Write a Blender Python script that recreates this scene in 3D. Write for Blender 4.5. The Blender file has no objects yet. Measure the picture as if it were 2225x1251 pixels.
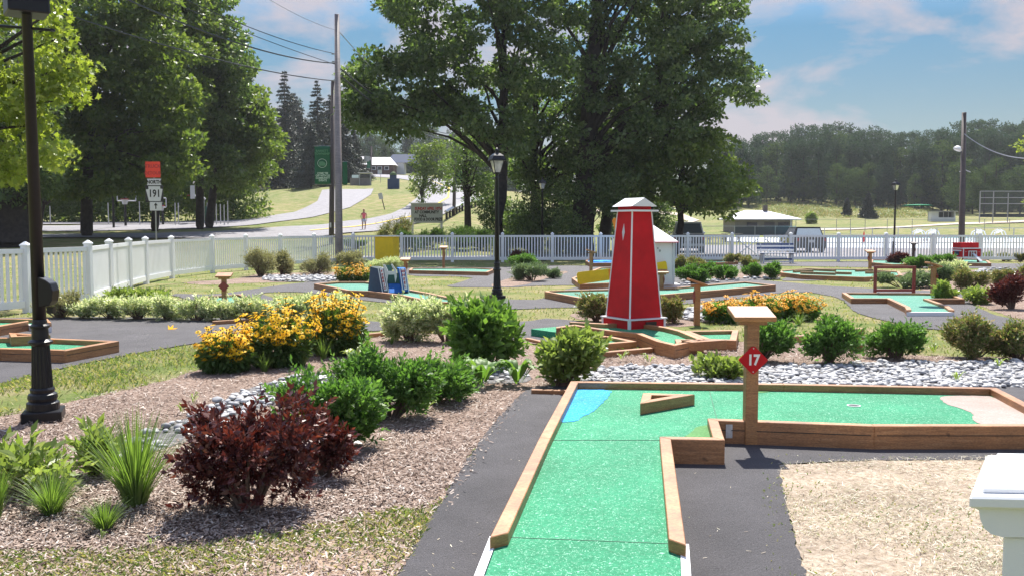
import bpy, bmesh, math, random
import numpy as np
from mathutils import Vector, Matrix
R = math.radians
rng = np.random.default_rng(7)
random.seed(7)
C = bpy.context.scene.collection
# ---------------------------------------------------------------- camera, world, sun
F_PX, CX, CY = 2000.0, 1112.5, 625.5
PITCH = math.atan(135.5 / F_PX)
CAMH = 1.6
cam = bpy.data.objects.new('camera', bpy.data.cameras.new('camera'))
C.objects.link(cam)
cam.location = (0, 0, CAMH)
cam.rotation_euler = (R(90) - PITCH, 0, 0)
cam.data.lens = 36 * F_PX / 2225
cam.data.sensor_width = 36
cam.data.clip_end = 4000
cam.data.clip_start = 0.05
sc = bpy.context.scene
sc.camera = cam
sc.view_settings.view_transform = 'Standard'
sc.view_settings.look = 'None'
sc.view_settings.exposure = 1.08
SUN_EL, SUN_AZ = R(57), math.atan2(0.12, 1)      # azimuth measured from +Y towards +X
w = bpy.data.worlds.new("World"); sc.world = w; w.use_nodes = True
nt = w.node_tree; nt.nodes.clear()
def NN(nt, t, **k):
    n = nt.nodes.new(t)
    for a, b in k.items(): setattr(n, a, b)
    return n
out = NN(nt, 'ShaderNodeOutputWorld'); bg = NN(nt, 'ShaderNodeBackground')
sky = NN(nt, 'ShaderNodeTexSky', sky_type='NISHITA', sun_disc=False, sun_elevation=SUN_EL, sun_rotation=SUN_AZ)
sky.air_density = 1.0; sky.dust_density = 0.25; sky.ozone_density = 3.0; sky.altitude = 200
bg.inputs['Strength'].default_value = 0.15
tc = NN(nt, 'ShaderNodeTexCoord'); sep = NN(nt, 'ShaderNodeSeparateXYZ'); nt.links.new(tc.outputs['Generated'], sep.inputs[0])
def MT(nt, op, a, b=None, c=None):
    n = NN(nt, 'ShaderNodeMath', operation=op)
    for i, v in enumerate((a, b, c)):
        if v is None: continue
        if isinstance(v, (int, float)): n.inputs[i].default_value = v
        else: nt.links.new(v, n.inputs[i])
    return n.outputs[0]
comb = NN(nt, 'ShaderNodeCombineXYZ')
nt.links.new(sep.outputs[0], comb.inputs[0]); nt.links.new(sep.outputs[1], comb.inputs[1]); nt.links.new(MT(nt, 'MULTIPLY', sep.outputs[2], 2.6), comb.inputs[2])
nz = NN(nt, 'ShaderNodeTexNoise'); nz.inputs['Scale'].default_value = 5.2; nz.inputs['Detail'].default_value = 9; nz.inputs['Roughness'].default_value = 0.56; nz.inputs['Distortion'].default_value = 0.25
mpn = NN(nt, 'ShaderNodeMapping'); mpn.inputs['Location'].default_value = (3.1, 1.7, 0.4)
nt.links.new(comb.outputs[0], mpn.inputs[0]); nt.links.new(mpn.outputs[0], nz.inputs['Vector'])
cr = NN(nt, 'ShaderNodeValToRGB'); cr.color_ramp.elements[0].position = 0.445; cr.color_ramp.elements[1].position = 0.575
cr.color_ramp.elements[1].color = (0.85, 0.85, 0.85, 1)
nt.links.new(nz.outputs['Fac'], cr.inputs[0])
mixc = NN(nt, 'ShaderNodeMix', data_type='RGBA')
tint = NN(nt, 'ShaderNodeMix', data_type='RGBA', blend_type='MULTIPLY'); tint.inputs[0].default_value = 1
er = NN(nt, 'ShaderNodeValToRGB'); e = er.color_ramp.elements; e[0].position = 0.0; e[0].color = (0.27, 0.24, 0.22, 1); e[1].position = 0.42; e[1].color = (1.0, 1.0, 0.98, 1)
e_ = e.new(0.10); e_.color = (0.20, 0.205, 0.19, 1); e_ = e.new(0.2); e_.color = (0.155, 0.235, 0.245, 1)
nt.links.new(sep.outputs[2], er.inputs[0]); nt.links.new(er.outputs[0], tint.inputs[7])
nt.links.new(sky.outputs[0], tint.inputs[6])
nt.links.new(cr.outputs[0], mixc.inputs[0]); nt.links.new(tint.outputs[2], mixc.inputs[6])
mixc.inputs[7].default_value = (2.0, 1.8, 1.95, 1)
nt.links.new(mixc.outputs[2], bg.inputs[0]); nt.links.new(bg.outputs[0], out.inputs[0])
sun = bpy.data.objects.new('sun', bpy.data.lights.new('sun', 'SUN')); C.objects.link(sun)
sun.data.energy = 4.6; sun.data.angle = R(0.55); sun.data.color = (1.0, 0.955, 0.88)
sd = Vector((math.sin(SUN_AZ) * math.cos(SUN_EL), math.cos(SUN_AZ) * math.cos(SUN_EL), math.sin(SUN_EL)))
sun.rotation_euler = sd.to_track_quat('Z', 'Y').to_euler()
try: sc.cycles.max_bounces = 6; sc.cycles.transparent_max_bounces = 8
except Exception: pass

# ---------------------------------------------------------------- geometry of the place
cp, sp_ = math.cos(PITCH), math.sin(PITCH)
def ray(px, py):
    u = (px - CX) / F_PX; v = -(py - CY) / F_PX
    return np.array([u, cp + v * sp_, -sp_ + v * cp])
def G(px, py, z=0.0):                       # point of the plane at height z
    r = ray(px, py); t = (z - CAMH) / r[2]
    return Vector((r[0] * t, r[1] * t, z))
def W(px, py, d):                           # point at forward distance d
    r = ray(px, py); t = d / r[1]
    return Vector((r[0] * t, d, CAMH + r[2] * t))
def zat(py, d): return W(CX, py, d).z
# terrain: for columns of bearings, (distance, height given as picture row)
COLS = {
 -600: [(45, None), (60, 512), (75, 491), (110, 480), (200, 462)],
 200: [(40, None), (60, 511), (75, 490), (110, 478), (200, 455)],
 350: [(42, None), (62, 508), (80, 488), (120, 472), (200, 450)],
 500: [(44, None), (64, 508), (82, 484), (100, 462), (125, 438), (150, 415), (200, 402)],
 620: [(46, None), (66, 505), (82, 480), (105, 450), (140, 415), (180, 398), (240, 388)],
 720: [(48, None), (65, 509), (78, 490), (95, 460), (115, 430), (140, 407), (200, 392), (260, 375)],
 800: [(48, None), (60, 514), (73, 502), (85, 480), (110, 440), (145, 405), (200, 385), (250, 372)],
 900: [(48, None), (60, 512), (70, 501), (90, 465), (115, 430), (140, 410), (170, 392), (240, 378)],
 1000: [(48, None), (60, 511), (72, 491), (85, 462), (115, 430), (145, 410), (180, 393), (240, 380)],
 1100: [(50, None), (60, 517), (75, 503), (95, 485), (130, 450), (200, 415)],
 1300: [(55, None), (75, 520), (95, 505), (120, 490), (180, 460), (240, 430)],
 1500: [(78, None), (95, 515), (115, 502), (150, 478), (200, 450), (240, 432)],
 1700: [(85, None), (110, 507), (140, 493), (170, 475), (195, 450), (215, 434), (300, 425)],
 1950: [(85, None), (110, 508), (140, 494), (170, 478), (195, 458), (225, 440), (300, 428)],
 2100: [(85, None), (110, 508), (140, 492), (165, 479), (195, 466), (230, 458), (300, 438)],
 2300: [(85, None), (110, 507), (140, 490), (160, 474), (195, 466), (230, 458), (300, 438)],
 3000: [(85, None), (110, 507), (140, 490), (160, 474), (195, 466), (230, 458), (300, 438)],
}
TY = np.arange(0, 1001, 1.0)
TP = np.array(sorted(COLS)); TZ = []
for p in TP:
    ds, zs = [0.0], [0.0]
    for d, py in COLS[int(p)]:
        ds.append(d); zs.append(0.0 if py is None else zat(py, d))
    ds.append(1000.0); zs.append(zs[-1] + 4)
    TZ.append(np.interp(TY, ds, zs))
TZ = np.array(TZ)
def tz(x, y):
    x = np.asarray(x, float); y = np.asarray(y, float)
    yy = np.clip(y, 0, 999.0)
    px = CX + F_PX * x / np.maximum(y, 20.0)
    ci = np.clip(np.searchsorted(TP, px) - 1, 0, len(TP) - 2)
    t = np.clip((px - TP[ci]) / (TP[ci + 1] - TP[ci]), 0, 1)
    t = t * t * (3 - 2 * t)
    iy = np.floor(yy).astype(int); fy = yy - iy; iy2 = np.minimum(iy + 1, 1000)
    a = TZ[ci, iy] * (1 - fy) + TZ[ci, iy2] * fy
    b = TZ[ci + 1, iy] * (1 - fy) + TZ[ci + 1, iy2] * fy
    return a * (1 - t) + b * t
def H(px, py):                              # where the sight line meets the terrain
    r = ray(px, py); prev = 3.0
    for d in np.arange(3.0, 420, 0.5):
        t = d / r[1]
        if CAMH + r[2] * t < tz(r[0] * t, d): break
    lo, hi = d - 0.5, d
    for _ in range(12):
        m = (lo + hi) / 2; t = m / r[1]
        if CAMH + r[2] * t < tz(r[0] * t, m): hi = m
        else: lo = m
    t = hi / r[1]; return Vector((r[0] * t, hi, float(tz(r[0] * t, hi))))
def ground(px, d):                          # foot point in bearing px at distance d
    x = (px - CX) / F_PX * d; return Vector((x, d, float(tz(x, d))))

# ---------------------------------------------------------------- materials
def newmat(name):
    m = bpy.data.materials.new(name); m.use_nodes = True; return m, m.node_tree, m.node_tree.nodes['Principled BSDF']
def ramp(nt, fac, stops):
    r = NN(nt, 'ShaderNodeValToRGB'); e = r.color_ramp.elements
    while len(e) < len(stops): e.new(0.5)
    for i, (p, c) in enumerate(stops): e[i].position = p; e[i].color = (*c, 1)
    nt.links.new(fac, r.inputs[0]); return r.outputs[0]
def noise(nt, scale, detail=4, rough=0.6, vec=None, dist=0):
    n = NN(nt, 'ShaderNodeTexNoise'); n.inputs['Scale'].default_value = scale; n.inputs['Detail'].default_value = detail
    n.inputs['Roughness'].default_value = rough; n.inputs['Distortion'].default_value = dist
    if vec is None:
        t = NN(nt, 'ShaderNodeTexCoord'); vec = t.outputs['Object']
    nt.links.new(vec, n.inputs['Vector']); return n.outputs['Fac']
def bump(nt, b, h, dist, st=0.5):
    n = NN(nt, 'ShaderNodeBump'); n.inputs['Strength'].default_value = st; n.inputs['Distance'].default_value = dist
    nt.links.new(h, n.inputs['Height']); nt.links.new(n.outputs[0], b.inputs['Normal'])
def plain(name, col, rough=0.6, metal=0, var=0.12, sc_=12, bmp=0.0, spec=0.5):
    m, nt, b = newmat(name)
    f = noise(nt, sc_, 5)
    c0 = tuple(max(0, c * (1 - var)) for c in col); c1 = tuple(min(1, c * (1 + var)) for c in col)
    nt.links.new(ramp(nt, f, [(0.3, c0), (0.7, c1)]), b.inputs['Base Color'])
    b.inputs['Roughness'].default_value = rough; b.inputs['Metallic'].default_value = metal
    b.inputs['Specular IOR Level'].default_value = spec
    if bmp: bump(nt, b, f, bmp)
    return m
def island(nt):
    return NN(nt, 'ShaderNodeNewGeometry').outputs['Random Per Island']
def leafmat(name, cols, trans=0.4, tcol=None, rough=0.45, spec=0.35):
    m, nt, b = newmat(name)
    n = len(cols); col = ramp(nt, island(nt), [(i / max(1, n - 1), c) for i, c in enumerate(cols)])
    nt.links.new(col, b.inputs['Base Color']); b.inputs['Roughness'].default_value = rough; b.inputs['Specular IOR Level'].default_value = spec
    tr = NN(nt, 'ShaderNodeBsdfTranslucent'); mx = NN(nt, 'ShaderNodeMixShader'); mx.inputs[0].default_value = trans
    tm = NN(nt, 'ShaderNodeMix', data_type='RGBA', blend_type='MULTIPLY'); tm.inputs[0].default_value = 1
    nt.links.new(col, tm.inputs[6]); tm.inputs[7].default_value = (*(tcol or (2.2, 2.2, 0.8)), 1)
    nt.links.new(tm.outputs[2], tr.inputs[0])
    o = nt.nodes['Material Output']; nt.links.new(b.outputs[0], mx.inputs[1]); nt.links.new(tr.outputs[0], mx.inputs[2]); nt.links.new(mx.outputs[0], o.inputs[0])
    return m
def mapped(nt, scale=(1, 1, 1), rot=(0, 0, 0)):
    t = NN(nt, 'ShaderNodeTexCoord'); m = NN(nt, 'ShaderNodeMapping'); m.inputs['Scale'].default_value = scale; m.inputs['Rotation'].default_value = rot
    nt.links.new(t.outputs['Object'], m.inputs[0]); return m.outputs[0]
def mulf(nt, a, b_, fac=1.0):
    x = NN(nt, 'ShaderNodeMix', data_type='RGBA', blend_type='MULTIPLY'); x.inputs[0].default_value = fac
    nt.links.new(a, x.inputs[6]); nt.links.new(b_, x.inputs[7]); return x.outputs[2]
def mixf(nt, f, a, b_):
    x = NN(nt, 'ShaderNodeMix', data_type='RGBA'); nt.links.new(f, x.inputs[0])
    for s, v in ((6, a), (7, b_)):
        if isinstance(v, tuple): x.inputs[s].default_value = (*v, 1)
        else: nt.links.new(v, x.inputs[s])
    return x.outputs[2]
M = {}
def wood(name, c0, c1, c2):
    m, nt, b = newmat(name)
    v = mapped(nt, (1.2, 1.2, 14)); a = noise(nt, 3.0, 8, 0.65, v, 1.2)
    g = noise(nt, 60, 3, 0.5, mapped(nt, (1, 1, 3)))
    col = ramp(nt, a, [(0.25, c0), (0.5, c1), (0.75, c2)])
    col = mulf(nt, col, ramp(nt, g, [(0.35, (0.72,) * 3), (0.62, (1.1,) * 3)]))
    wr = noise(nt, 1.7, 5, 0.7); kn = noise(nt, 9, 3, 0.5)
    col = mulf(nt, col, ramp(nt, wr, [(0.35, (0.74, 0.75, 0.78)), (0.62, (1.12, 1.1, 1.06))]))
    col = mulf(nt, col, ramp(nt, kn, [(0.24, (0.45, 0.4, 0.36)), (0.30, (1, 1, 1))]))
    nt.links.new(col, b.inputs['Base Color'])
    b.inputs['Roughness'].default_value = 0.5; b.inputs['Specular IOR Level'].default_value = 0.75; bump(nt, b, a, 0.003, 0.5); return m
M['wood'] = wood('treated_wood', (0.21, 0.084, 0.026), (0.39, 0.170, 0.060), (0.52, 0.27, 0.12))
M['postwood'] = wood('post_wood', (0.26, 0.11, 0.035), (0.40, 0.18, 0.06), (0.50, 0.26, 0.11))
M['polewood'] = wood('pole_wood', (0.15, 0.125, 0.12), (0.25, 0.215, 0.21), (0.34, 0.30, 0.30))
M['darkpole'] = wood('dark_pole_wood', (0.035, 0.025, 0.02), (0.075, 0.05, 0.04), (0.12, 0.08, 0.06))
M['bark'] = plain('bark', (0.035, 0.027, 0.024), 0.95, var=0.55, sc_=5, bmp=0.05)
M['twig'] = plain('twig', (0.16, 0.11, 0.085), 0.9, var=0.3, sc_=20)
M['white'] = plain('white_paint', (0.80, 0.81, 0.82), 0.42, var=0.03, sc_=3)
M['vinyl'] = plain('white_vinyl', (0.86, 0.87, 0.88), 0.35, var=0.04, sc_=2)
M['black'] = plain('black_cast_metal', (0.008, 0.008, 0.011), 0.38, var=0.3, sc_=30, spec=0.4)
M['red'] = plain('red_paint', (0.55, 0.012, 0.018), 0.6, var=0.2, sc_=2.2, bmp=0.001, spec=0.2)
M['redfr'] = plain('dark_red_paint', (0.26, 0.05, 0.04), 0.55, var=0.15)
M['yellow'] = plain('yellow_paint', (0.85, 0.58, 0.03), 0.6, var=0.08, sc_=6, spec=0.2)
M['orange'] = plain('orange_paint', (0.88, 0.28, 0.04), 0.6, var=0.08, spec=0.2)
M['blue'] = plain('blue_paint', (0.025, 0.14, 0.45), 0.75, var=0.12, spec=0.12)
M['navy'] = plain('navy_paint', (0.035, 0.06, 0.13), 0.6, var=0.15, spec=0.2)
M['grey'] = plain('grey_metal', (0.36, 0.37, 0.38), 0.4, 0.6, 0.1)
M['plate'] = plain('galvanised_plate', (0.55, 0.55, 0.56), 0.45, 0.3, 0.15, 40)
M['signgreen'] = plain('green_cloth', (0.012, 0.12, 0.06), 0.7, var=0.1)
M['signtext'] = plain('pale_print', (0.55, 0.72, 0.62), 0.7, var=0.05)
M['signink'] = plain('faded_green_print', (0.10, 0.28, 0.16), 0.7, var=0.05)
M['signred'] = plain('orange_red_sign', (0.80, 0.05, 0.02), 0.5, var=0.05)
M['signdark'] = plain('dark_red_print', (0.42, 0.015, 0.012), 0.5, var=0.05)
M['ink'] = plain('black_print', (0.015, 0.015, 0.015), 0.5)
M['signwhite'] = plain('white_sign', (0.62, 0.63, 0.66), 0.5, var=0.04)
M['marquee'] = plain('marquee_board', (0.42, 0.44, 0.44), 0.5, var=0.06, sc_=3)
M['text'] = plain('cream_digits', (0.82, 0.80, 0.78), 0.5, var=0.03)
M['brick'] = plain('dark_brick', (0.11, 0.06, 0.05), 0.9, var=0.3, sc_=2)
M['block'] = plain('block_wall', (0.22, 0.20, 0.19), 0.9, var=0.15, sc_=1.5)
M['roofwhite'] = plain('pale_roof', (0.62, 0.60, 0.64), 0.5, var=0.08, sc_=1.5)
M['glassdark'] = plain('dark_glass', (0.02, 0.025, 0.035), 0.08, var=0.2)
M['carglass'] = plain('rear_glass', (0.09, 0.11, 0.14), 0.06, var=0.1)
M['skyglass'] = plain('sky_toned_glass', (0.75, 0.88, 0.90), 0.05, 0.3, 0.1)  # pale base colour paints in the bright sky reflection
M['cardark'] = plain('dark_car_paint', (0.085, 0.088, 0.10), 0.22, 0.3, 0.05)
M['carblack'] = plain('black_car_paint', (0.02, 0.022, 0.028), 0.2, 0.3, 0.05)
M['silver'] = plain('silver_trim', (0.62, 0.64, 0.66), 0.35, 0.2, 0.05)
M['rubber'] = plain('tyre_rubber', (0.02, 0.02, 0.02), 0.9)
M['tail'] = plain('tail_lamp', (0.35, 0.02, 0.02), 0.2)
M['skin'] = plain('skin', (0.42, 0.23, 0.16), 0.6, var=0.05)
M['hair'] = plain('hair', (0.16, 0.07, 0.04), 0.8)
M['pink'] = plain('pink_cloth', (0.85, 0.16, 0.22), 0.8, var=0.08)
M['denim'] = plain('pale_denim', (0.46, 0.50, 0.60), 0.8, var=0.08)
M['net'] = plain('net_mesh', (0.05, 0.06, 0.07), 0.8)
M['cable'] = plain('cable_rubber', (0.03, 0.04, 0.055), 0.6)
M['palewire'] = plain('pale_cable', (0.35, 0.38, 0.42), 0.5)
M['greengrey'] = plain('pad_and_dark_inside', (0.04, 0.13, 0.10), 0.7)
# lamp glass
m, nt, b = newmat('lantern_glass'); b.inputs['Base Color'].default_value = (0.75, 0.78, 0.80, 1); b.inputs['Roughness'].default_value = 0.12
b.inputs['Transmission Weight'].default_value = 0.55; nt.links.new(ramp(nt, noise(nt, 9), [(0.4, (0.6, 0.62, 0.64)), (0.6, (0.8, 0.8, 0.82))]), b.inputs['Base Color']); M['glass'] = m
# felt
def felt(name, c0, c1, fleck=(0.62, 0.80, 0.68), amt=0.62):
    m, nt, b = newmat(name)
    a = noise(nt, 55, 3, 0.6); big = noise(nt, 1.6, 3)
    v = NN(nt, 'ShaderNodeTexNoise'); v.inputs['Scale'].default_value = 62; v.inputs['Detail'].default_value = 2; v.inputs['Distortion'].default_value = 2.2
    nt.links.new(mapped(nt), v.inputs['Vector'])
    base = ramp(nt, a, [(0.3, c0), (0.7, c1)])
    base = mulf(nt, base, ramp(nt, big, [(0.3, (0.86,) * 3), (0.7, (1.1,) * 3)]))
    base = mulf(nt, base, ramp(nt, noise(nt, 0.7, 6, 0.7, None, 0.8), [(0.35, (0.80, 0.82, 0.80)), (0.6, (1.1, 1.06, 1.1))]))
    fl = NN(nt, 'ShaderNodeMapRange'); fl.inputs[1].default_value = amt; fl.inputs[2].default_value = amt + 0.07; nt.links.new(v.outputs['Fac'], fl.inputs[0])
    nt.links.new(mixf(nt, fl.outputs[0], base, fleck), b.inputs['Base Color'])
    b.inputs['Roughness'].default_value = 0.75; b.inputs['Specular IOR Level'].default_value = 0.25
    bump(nt, b, a, 0.006, 0.7); return m
M['felt'] = felt('green_turf', (0.008, 0.175, 0.078), (0.028, 0.280, 0.135), (0.32, 0.60, 0.44), 0.60)
M['feltpale'] = felt('pale_green_turf', (0.045, 0.21, 0.145), (0.085, 0.29, 0.205), (0.42, 0.55, 0.5), 0.61)
M['rough'] = felt('dark_green_turf', (0.06, 0.20, 0.05), (0.11, 0.30, 0.09), (0.3, 0.4, 0.2), 0.68)
M['feltblue'] = felt('blue_turf', (0.0, 0.22, 0.62), (0.005, 0.33, 0.80), (0.25, 0.62, 0.85), 0.60)
M['sand'] = felt('sand_turf', (0.33, 0.25, 0.215), (0.43, 0.335, 0.295), (0.56, 0.49, 0.44), 0.64)
# asphalt
def asphalt(name, c, var=0.35):
    m, nt, b = newmat(name)
    a = noise(nt, 75, 6, 0.85); g = noise(nt, 1.6, 7, 0.7)
    col = ramp(nt, a, [(0.3, tuple(x * (1 - var) for x in c)), (0.55, c), (0.74, tuple(x * (1 + 3.2 * var) for x in c))])
    nt.links.new(mulf(nt, col, ramp(nt, g, [(0.3, (0.74,) * 3), (0.7, (1.24,) * 3)])), b.inputs['Base Color'])
    b.inputs['Roughness'].default_value = 0.8; bump(nt, b, noise(nt, 90, 4, 0.8), 0.02, 1.0); return m
M['asphalt'] = asphalt('path_asphalt', (0.094, 0.088, 0.094))
M['road'] = asphalt('pale_road', (0.22, 0.21, 0.225), 0.1)
M['lot'] = asphalt('parking_surface', (0.22, 0.205, 0.21), 0.1)
M['deck'] = plain('pool_deck', (0.60, 0.64, 0.68), 0.6, var=0.06)
M['poolwater'] = plain('pool_water', (0.10, 0.42, 0.46), 0.15, var=0.12)
M['dirt'] = plain('infield_dirt', (0.52, 0.42, 0.34), 0.9, var=0.1)
# mulch base, stones, lawn
def groundmat(name, stops, s1=38, s2=1.3, lo=0.8, hi=1.15, dist=0.02):
    m, nt, b = newmat(name); a = noise(nt, s1, 6, 0.75); g = noise(nt, s2, 4)
    col = ramp(nt, a, stops)
    nt.links.new(mulf(nt, col, ramp(nt, g, [(0.3, (lo,) * 3), (0.7, (hi,) * 3)])), b.inputs['Base Color'])
    b.inputs['Roughness'].default_value = 0.95; b.inputs['Specular IOR Level'].default_value = 0.15; bump(nt, b, a, dist, 0.9); return m
M['mulch'] = groundmat('mulch_ground', [(0.3, (0.06, 0.038, 0.03)), (0.45, (0.22, 0.155, 0.122)), (0.62, (0.38, 0.29, 0.24))])
M['soil'] = groundmat('bare_soil', [(0.3, (0.20, 0.13, 0.09)), (0.5, (0.36, 0.26, 0.19)), (0.7, (0.46, 0.36, 0.28))], 22)
M['strawground'] = groundmat('straw_ground', [(0.3, (0.20, 0.155, 0.11)), (0.5, (0.42, 0.335, 0.255)), (0.7, (0.58, 0.50, 0.41))], 30, 2.2, 0.72, 1.2)
M['stonebase'] = groundmat('stone_bed', [(0.35, (0.06, 0.06, 0.06)), (0.6, (0.25, 0.24, 0.24))], 20)
m, nt, b = newmat('lawn')
a = noise(nt, 26, 6, 0.75); g = noise(nt, 0.9, 7, 0.72); far = noise(nt, 0.06, 4)
col = ramp(nt, g, [(0.33, (0.10, 0.145, 0.04)), (0.45, (0.17, 0.195, 0.07)), (0.56, (0.245, 0.225, 0.115)), (0.70, (0.36, 0.29, 0.20))])
col = mulf(nt, col, ramp(nt, a, [(0.28, (0.5,) * 3), (0.62, (1.25,) * 3)]))
col = mulf(nt, col, ramp(nt, far, [(0.35, (0.8, 0.9, 0.75)), (0.65, (1.15, 1.05, 1.05))]))
nt.links.new(col, b.inputs['Base Color']); b.inputs['Roughness'].default_value = 0.95; b.inputs['Specular IOR Level'].default_value = 0.1; bump(nt, b, a, 0.03, 0.8); M['lawn'] = m
M['chips'] = leafmat('wood_chips', [(0.09, 0.06, 0.05), (0.23, 0.165, 0.13), (0.41, 0.32, 0.265), (0.29, 0.215, 0.175), (0.64, 0.56, 0.49), (0.14, 0.095, 0.075)], 0.0, rough=0.85, spec=0.1)
M['straw'] = leafmat('straw_bits', [(0.50, 0.42, 0.31), (0.70, 0.62, 0.48), (0.22, 0.17, 0.11), (0.60, 0.54, 0.43), (0.85, 0.80, 0.68), (0.30, 0.33, 0.16), (0.40, 0.31, 0.22)], 0.1, (1, 1, 1), rough=0.8, spec=0.1)
M['stone'] = leafmat('river_stone', [(0.30, 0.305, 0.32), (0.48, 0.48, 0.485), (0.20, 0.20, 0.215), (0.60, 0.59, 0.57), (0.40, 0.38, 0.36)], 0.0, rough=0.7, spec=0.3)
M['blade'] = leafmat('grass_blade', [(0.09, 0.16, 0.035), (0.19, 0.27, 0.07), (0.42, 0.37, 0.20), (0.14, 0.22, 0.05), (0.55, 0.48, 0.31)], 0.3, (1.5, 1.5, 0.7), spec=0.15)
# foliage
g3 = lambda a, b_, c: [a, b_, c]
M['L_oak'] = leafmat('oak_leaves', [(0.05, 0.085, 0.03), (0.075, 0.12, 0.04), (0.11, 0.16, 0.055), (0.17, 0.21, 0.11)], 0.42, (1.7, 1.9, 0.8), 0.45, 0.45)
M['L_mid'] = leafmat('green_leaves', [(0.07, 0.115, 0.03), (0.12, 0.175, 0.045), (0.09, 0.14, 0.04), (0.18, 0.22, 0.075)], 0.44, (1.7, 1.75, 0.7), 0.48, 0.35)
M['L_maple'] = leafmat('maple_leaves', [(0.19, 0.26, 0.04), (0.28, 0.35, 0.07), (0.15, 0.21, 0.035), (0.36, 0.40, 0.12)], 0.42, (1.6, 1.6, 0.7))
M['L_far'] = leafmat('far_conifer_leaves', [(0.034, 0.062, 0.040), (0.048, 0.080, 0.046), (0.062, 0.095, 0.052), (0.038, 0.064, 0.044)], 0.22, (1.2, 1.5, 0.9), 0.8, 0.08)
M['L_farb'] = leafmat('far_leaves', [(0.05, 0.085, 0.035), (0.075, 0.12, 0.045), (0.10, 0.14, 0.05)], 0.25, (1.3, 1.4, 0.7), 0.8, 0.08)
M['L_spruce'] = leafmat('spruce_needles', [(0.018, 0.03, 0.022), (0.03, 0.045, 0.03), (0.04, 0.06, 0.04)], 0.1, (1.2, 1.4, 0.9))
M['L_green'] = leafmat('azalea_leaves', [(0.085, 0.175, 0.045), (0.14, 0.25, 0.07), (0.06, 0.125, 0.035), (0.19, 0.30, 0.095)], 0.38, (1.5, 1.8, 0.7), 0.48, 0.35)
M['L_lime'] = leafmat('lime_leaves', [(0.20, 0.28, 0.07), (0.29, 0.36, 0.11), (0.15, 0.22, 0.055), (0.36, 0.40, 0.17)], 0.4, (1.4, 1.5, 0.7), 0.4, 0.4)
M['L_var'] = leafmat('variegated_leaves', [(0.34, 0.46, 0.18), (0.68, 0.72, 0.46), (0.22, 0.34, 0.12), (0.85, 0.86, 0.68), (0.66, 0.70, 0.44)], 0.45, (1.2, 1.2, 0.8), 0.4, 0.4)
M['L_red'] = leafmat('dark_red_leaves', [(0.085, 0.024, 0.024), (0.13, 0.036, 0.03), (0.055, 0.018, 0.026), (0.18, 0.07, 0.05)], 0.2, (2.0, 1.1, 0.6), 0.42, 0.6)
M['L_tip'] = leafmat('pink_tipped_leaves', [(0.12, 0.20, 0.05), (0.20, 0.26, 0.08), (0.42, 0.30, 0.20), (0.09, 0.15, 0.04)], 0.3, (1.5, 1.5, 0.7), 0.4, 0.4)
M['L_dark'] = leafmat('perennial_leaves', [(0.05, 0.10, 0.03), (0.08, 0.14, 0.04), (0.11, 0.17, 0.055)], 0.3, (1.5, 1.7, 0.6))
M['L_sage'] = leafmat('sage_leaves', [(0.16, 0.24, 0.12), (0.24, 0.32, 0.18), (0.12, 0.20, 0.10)], 0.3, (1.3, 1.3, 0.8))
M['L_bare'] = leafmat('sparse_leaves', [(0.30, 0.33, 0.16), (0.42, 0.40, 0.24), (0.24, 0.22, 0.13)], 0.3, (1.2, 1.2, 0.7))
M['L_grass'] = leafmat('ornamental_grass_blades', [(0.13, 0.21, 0.06), (0.21, 0.29, 0.09), (0.09, 0.15, 0.045)], 0.4, (1.5, 1.7, 0.6))
M['petal'] = leafmat('yellow_petals', [(0.98, 0.62, 0.025), (1.0, 0.72, 0.06), (0.95, 0.52, 0.02)], 0.4, (1.2, 1.1, 0.8), spec=0.1)
M['petalo'] = leafmat('orange_petals', [(0.95, 0.42, 0.03), (0.98, 0.55, 0.07), (0.95, 0.66, 0.12)], 0.4, (1.2, 1.1, 0.8), spec=0.1)
M['cone'] = plain('flower_cone', (0.06, 0.025, 0.015), 0.9)

# ---------------------------------------------------------------- mesh helpers
def tag(o, label=None, cat=None, group=None, kind=None):
    if label: o['label'] = label
    if cat: o['category'] = cat
    if group: o['group'] = group
    if kind: o['kind'] = kind
    return o
def link(name, me, mat, parent=None, loc=None, smooth=False):
    o = bpy.data.objects.new(name, me); C.objects.link(o)
    if mat is not None:
        for m_ in (mat if isinstance(mat, list) else [mat]): me.materials.append(M[m_] if isinstance(m_, str) else m_)
    if parent: o.parent = parent
    if loc is not None: o.location = loc
    if smooth: me.polygons.foreach_set('use_smooth', [True] * len(me.polygons))
    return o
def empty(name, loc, label, cat, group=None, rz=0):
    o = bpy.data.objects.new(name, None); C.objects.link(o); o.location = loc; o.rotation_euler = (0, 0, rz); o.empty_display_size = 0.1
    return tag(o, label, cat, group)
def fastmesh(name, V, Fc):
    V = np.asarray(V, np.float32).reshape(-1, 3); Fc = np.asarray(Fc, np.int32); k = Fc.shape[1]; n = len(Fc)
    me = bpy.data.meshes.new(name); me.vertices.add(len(V)); me.vertices.foreach_set('co', V.ravel())
    me.loops.add(n * k); me.loops.foreach_set('vertex_index', Fc.ravel()); me.polygons.add(n)
    me.polygons.foreach_set('loop_start', np.arange(0, n * k, k, dtype=np.int32)); me.update(calc_edges=True); return me
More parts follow.
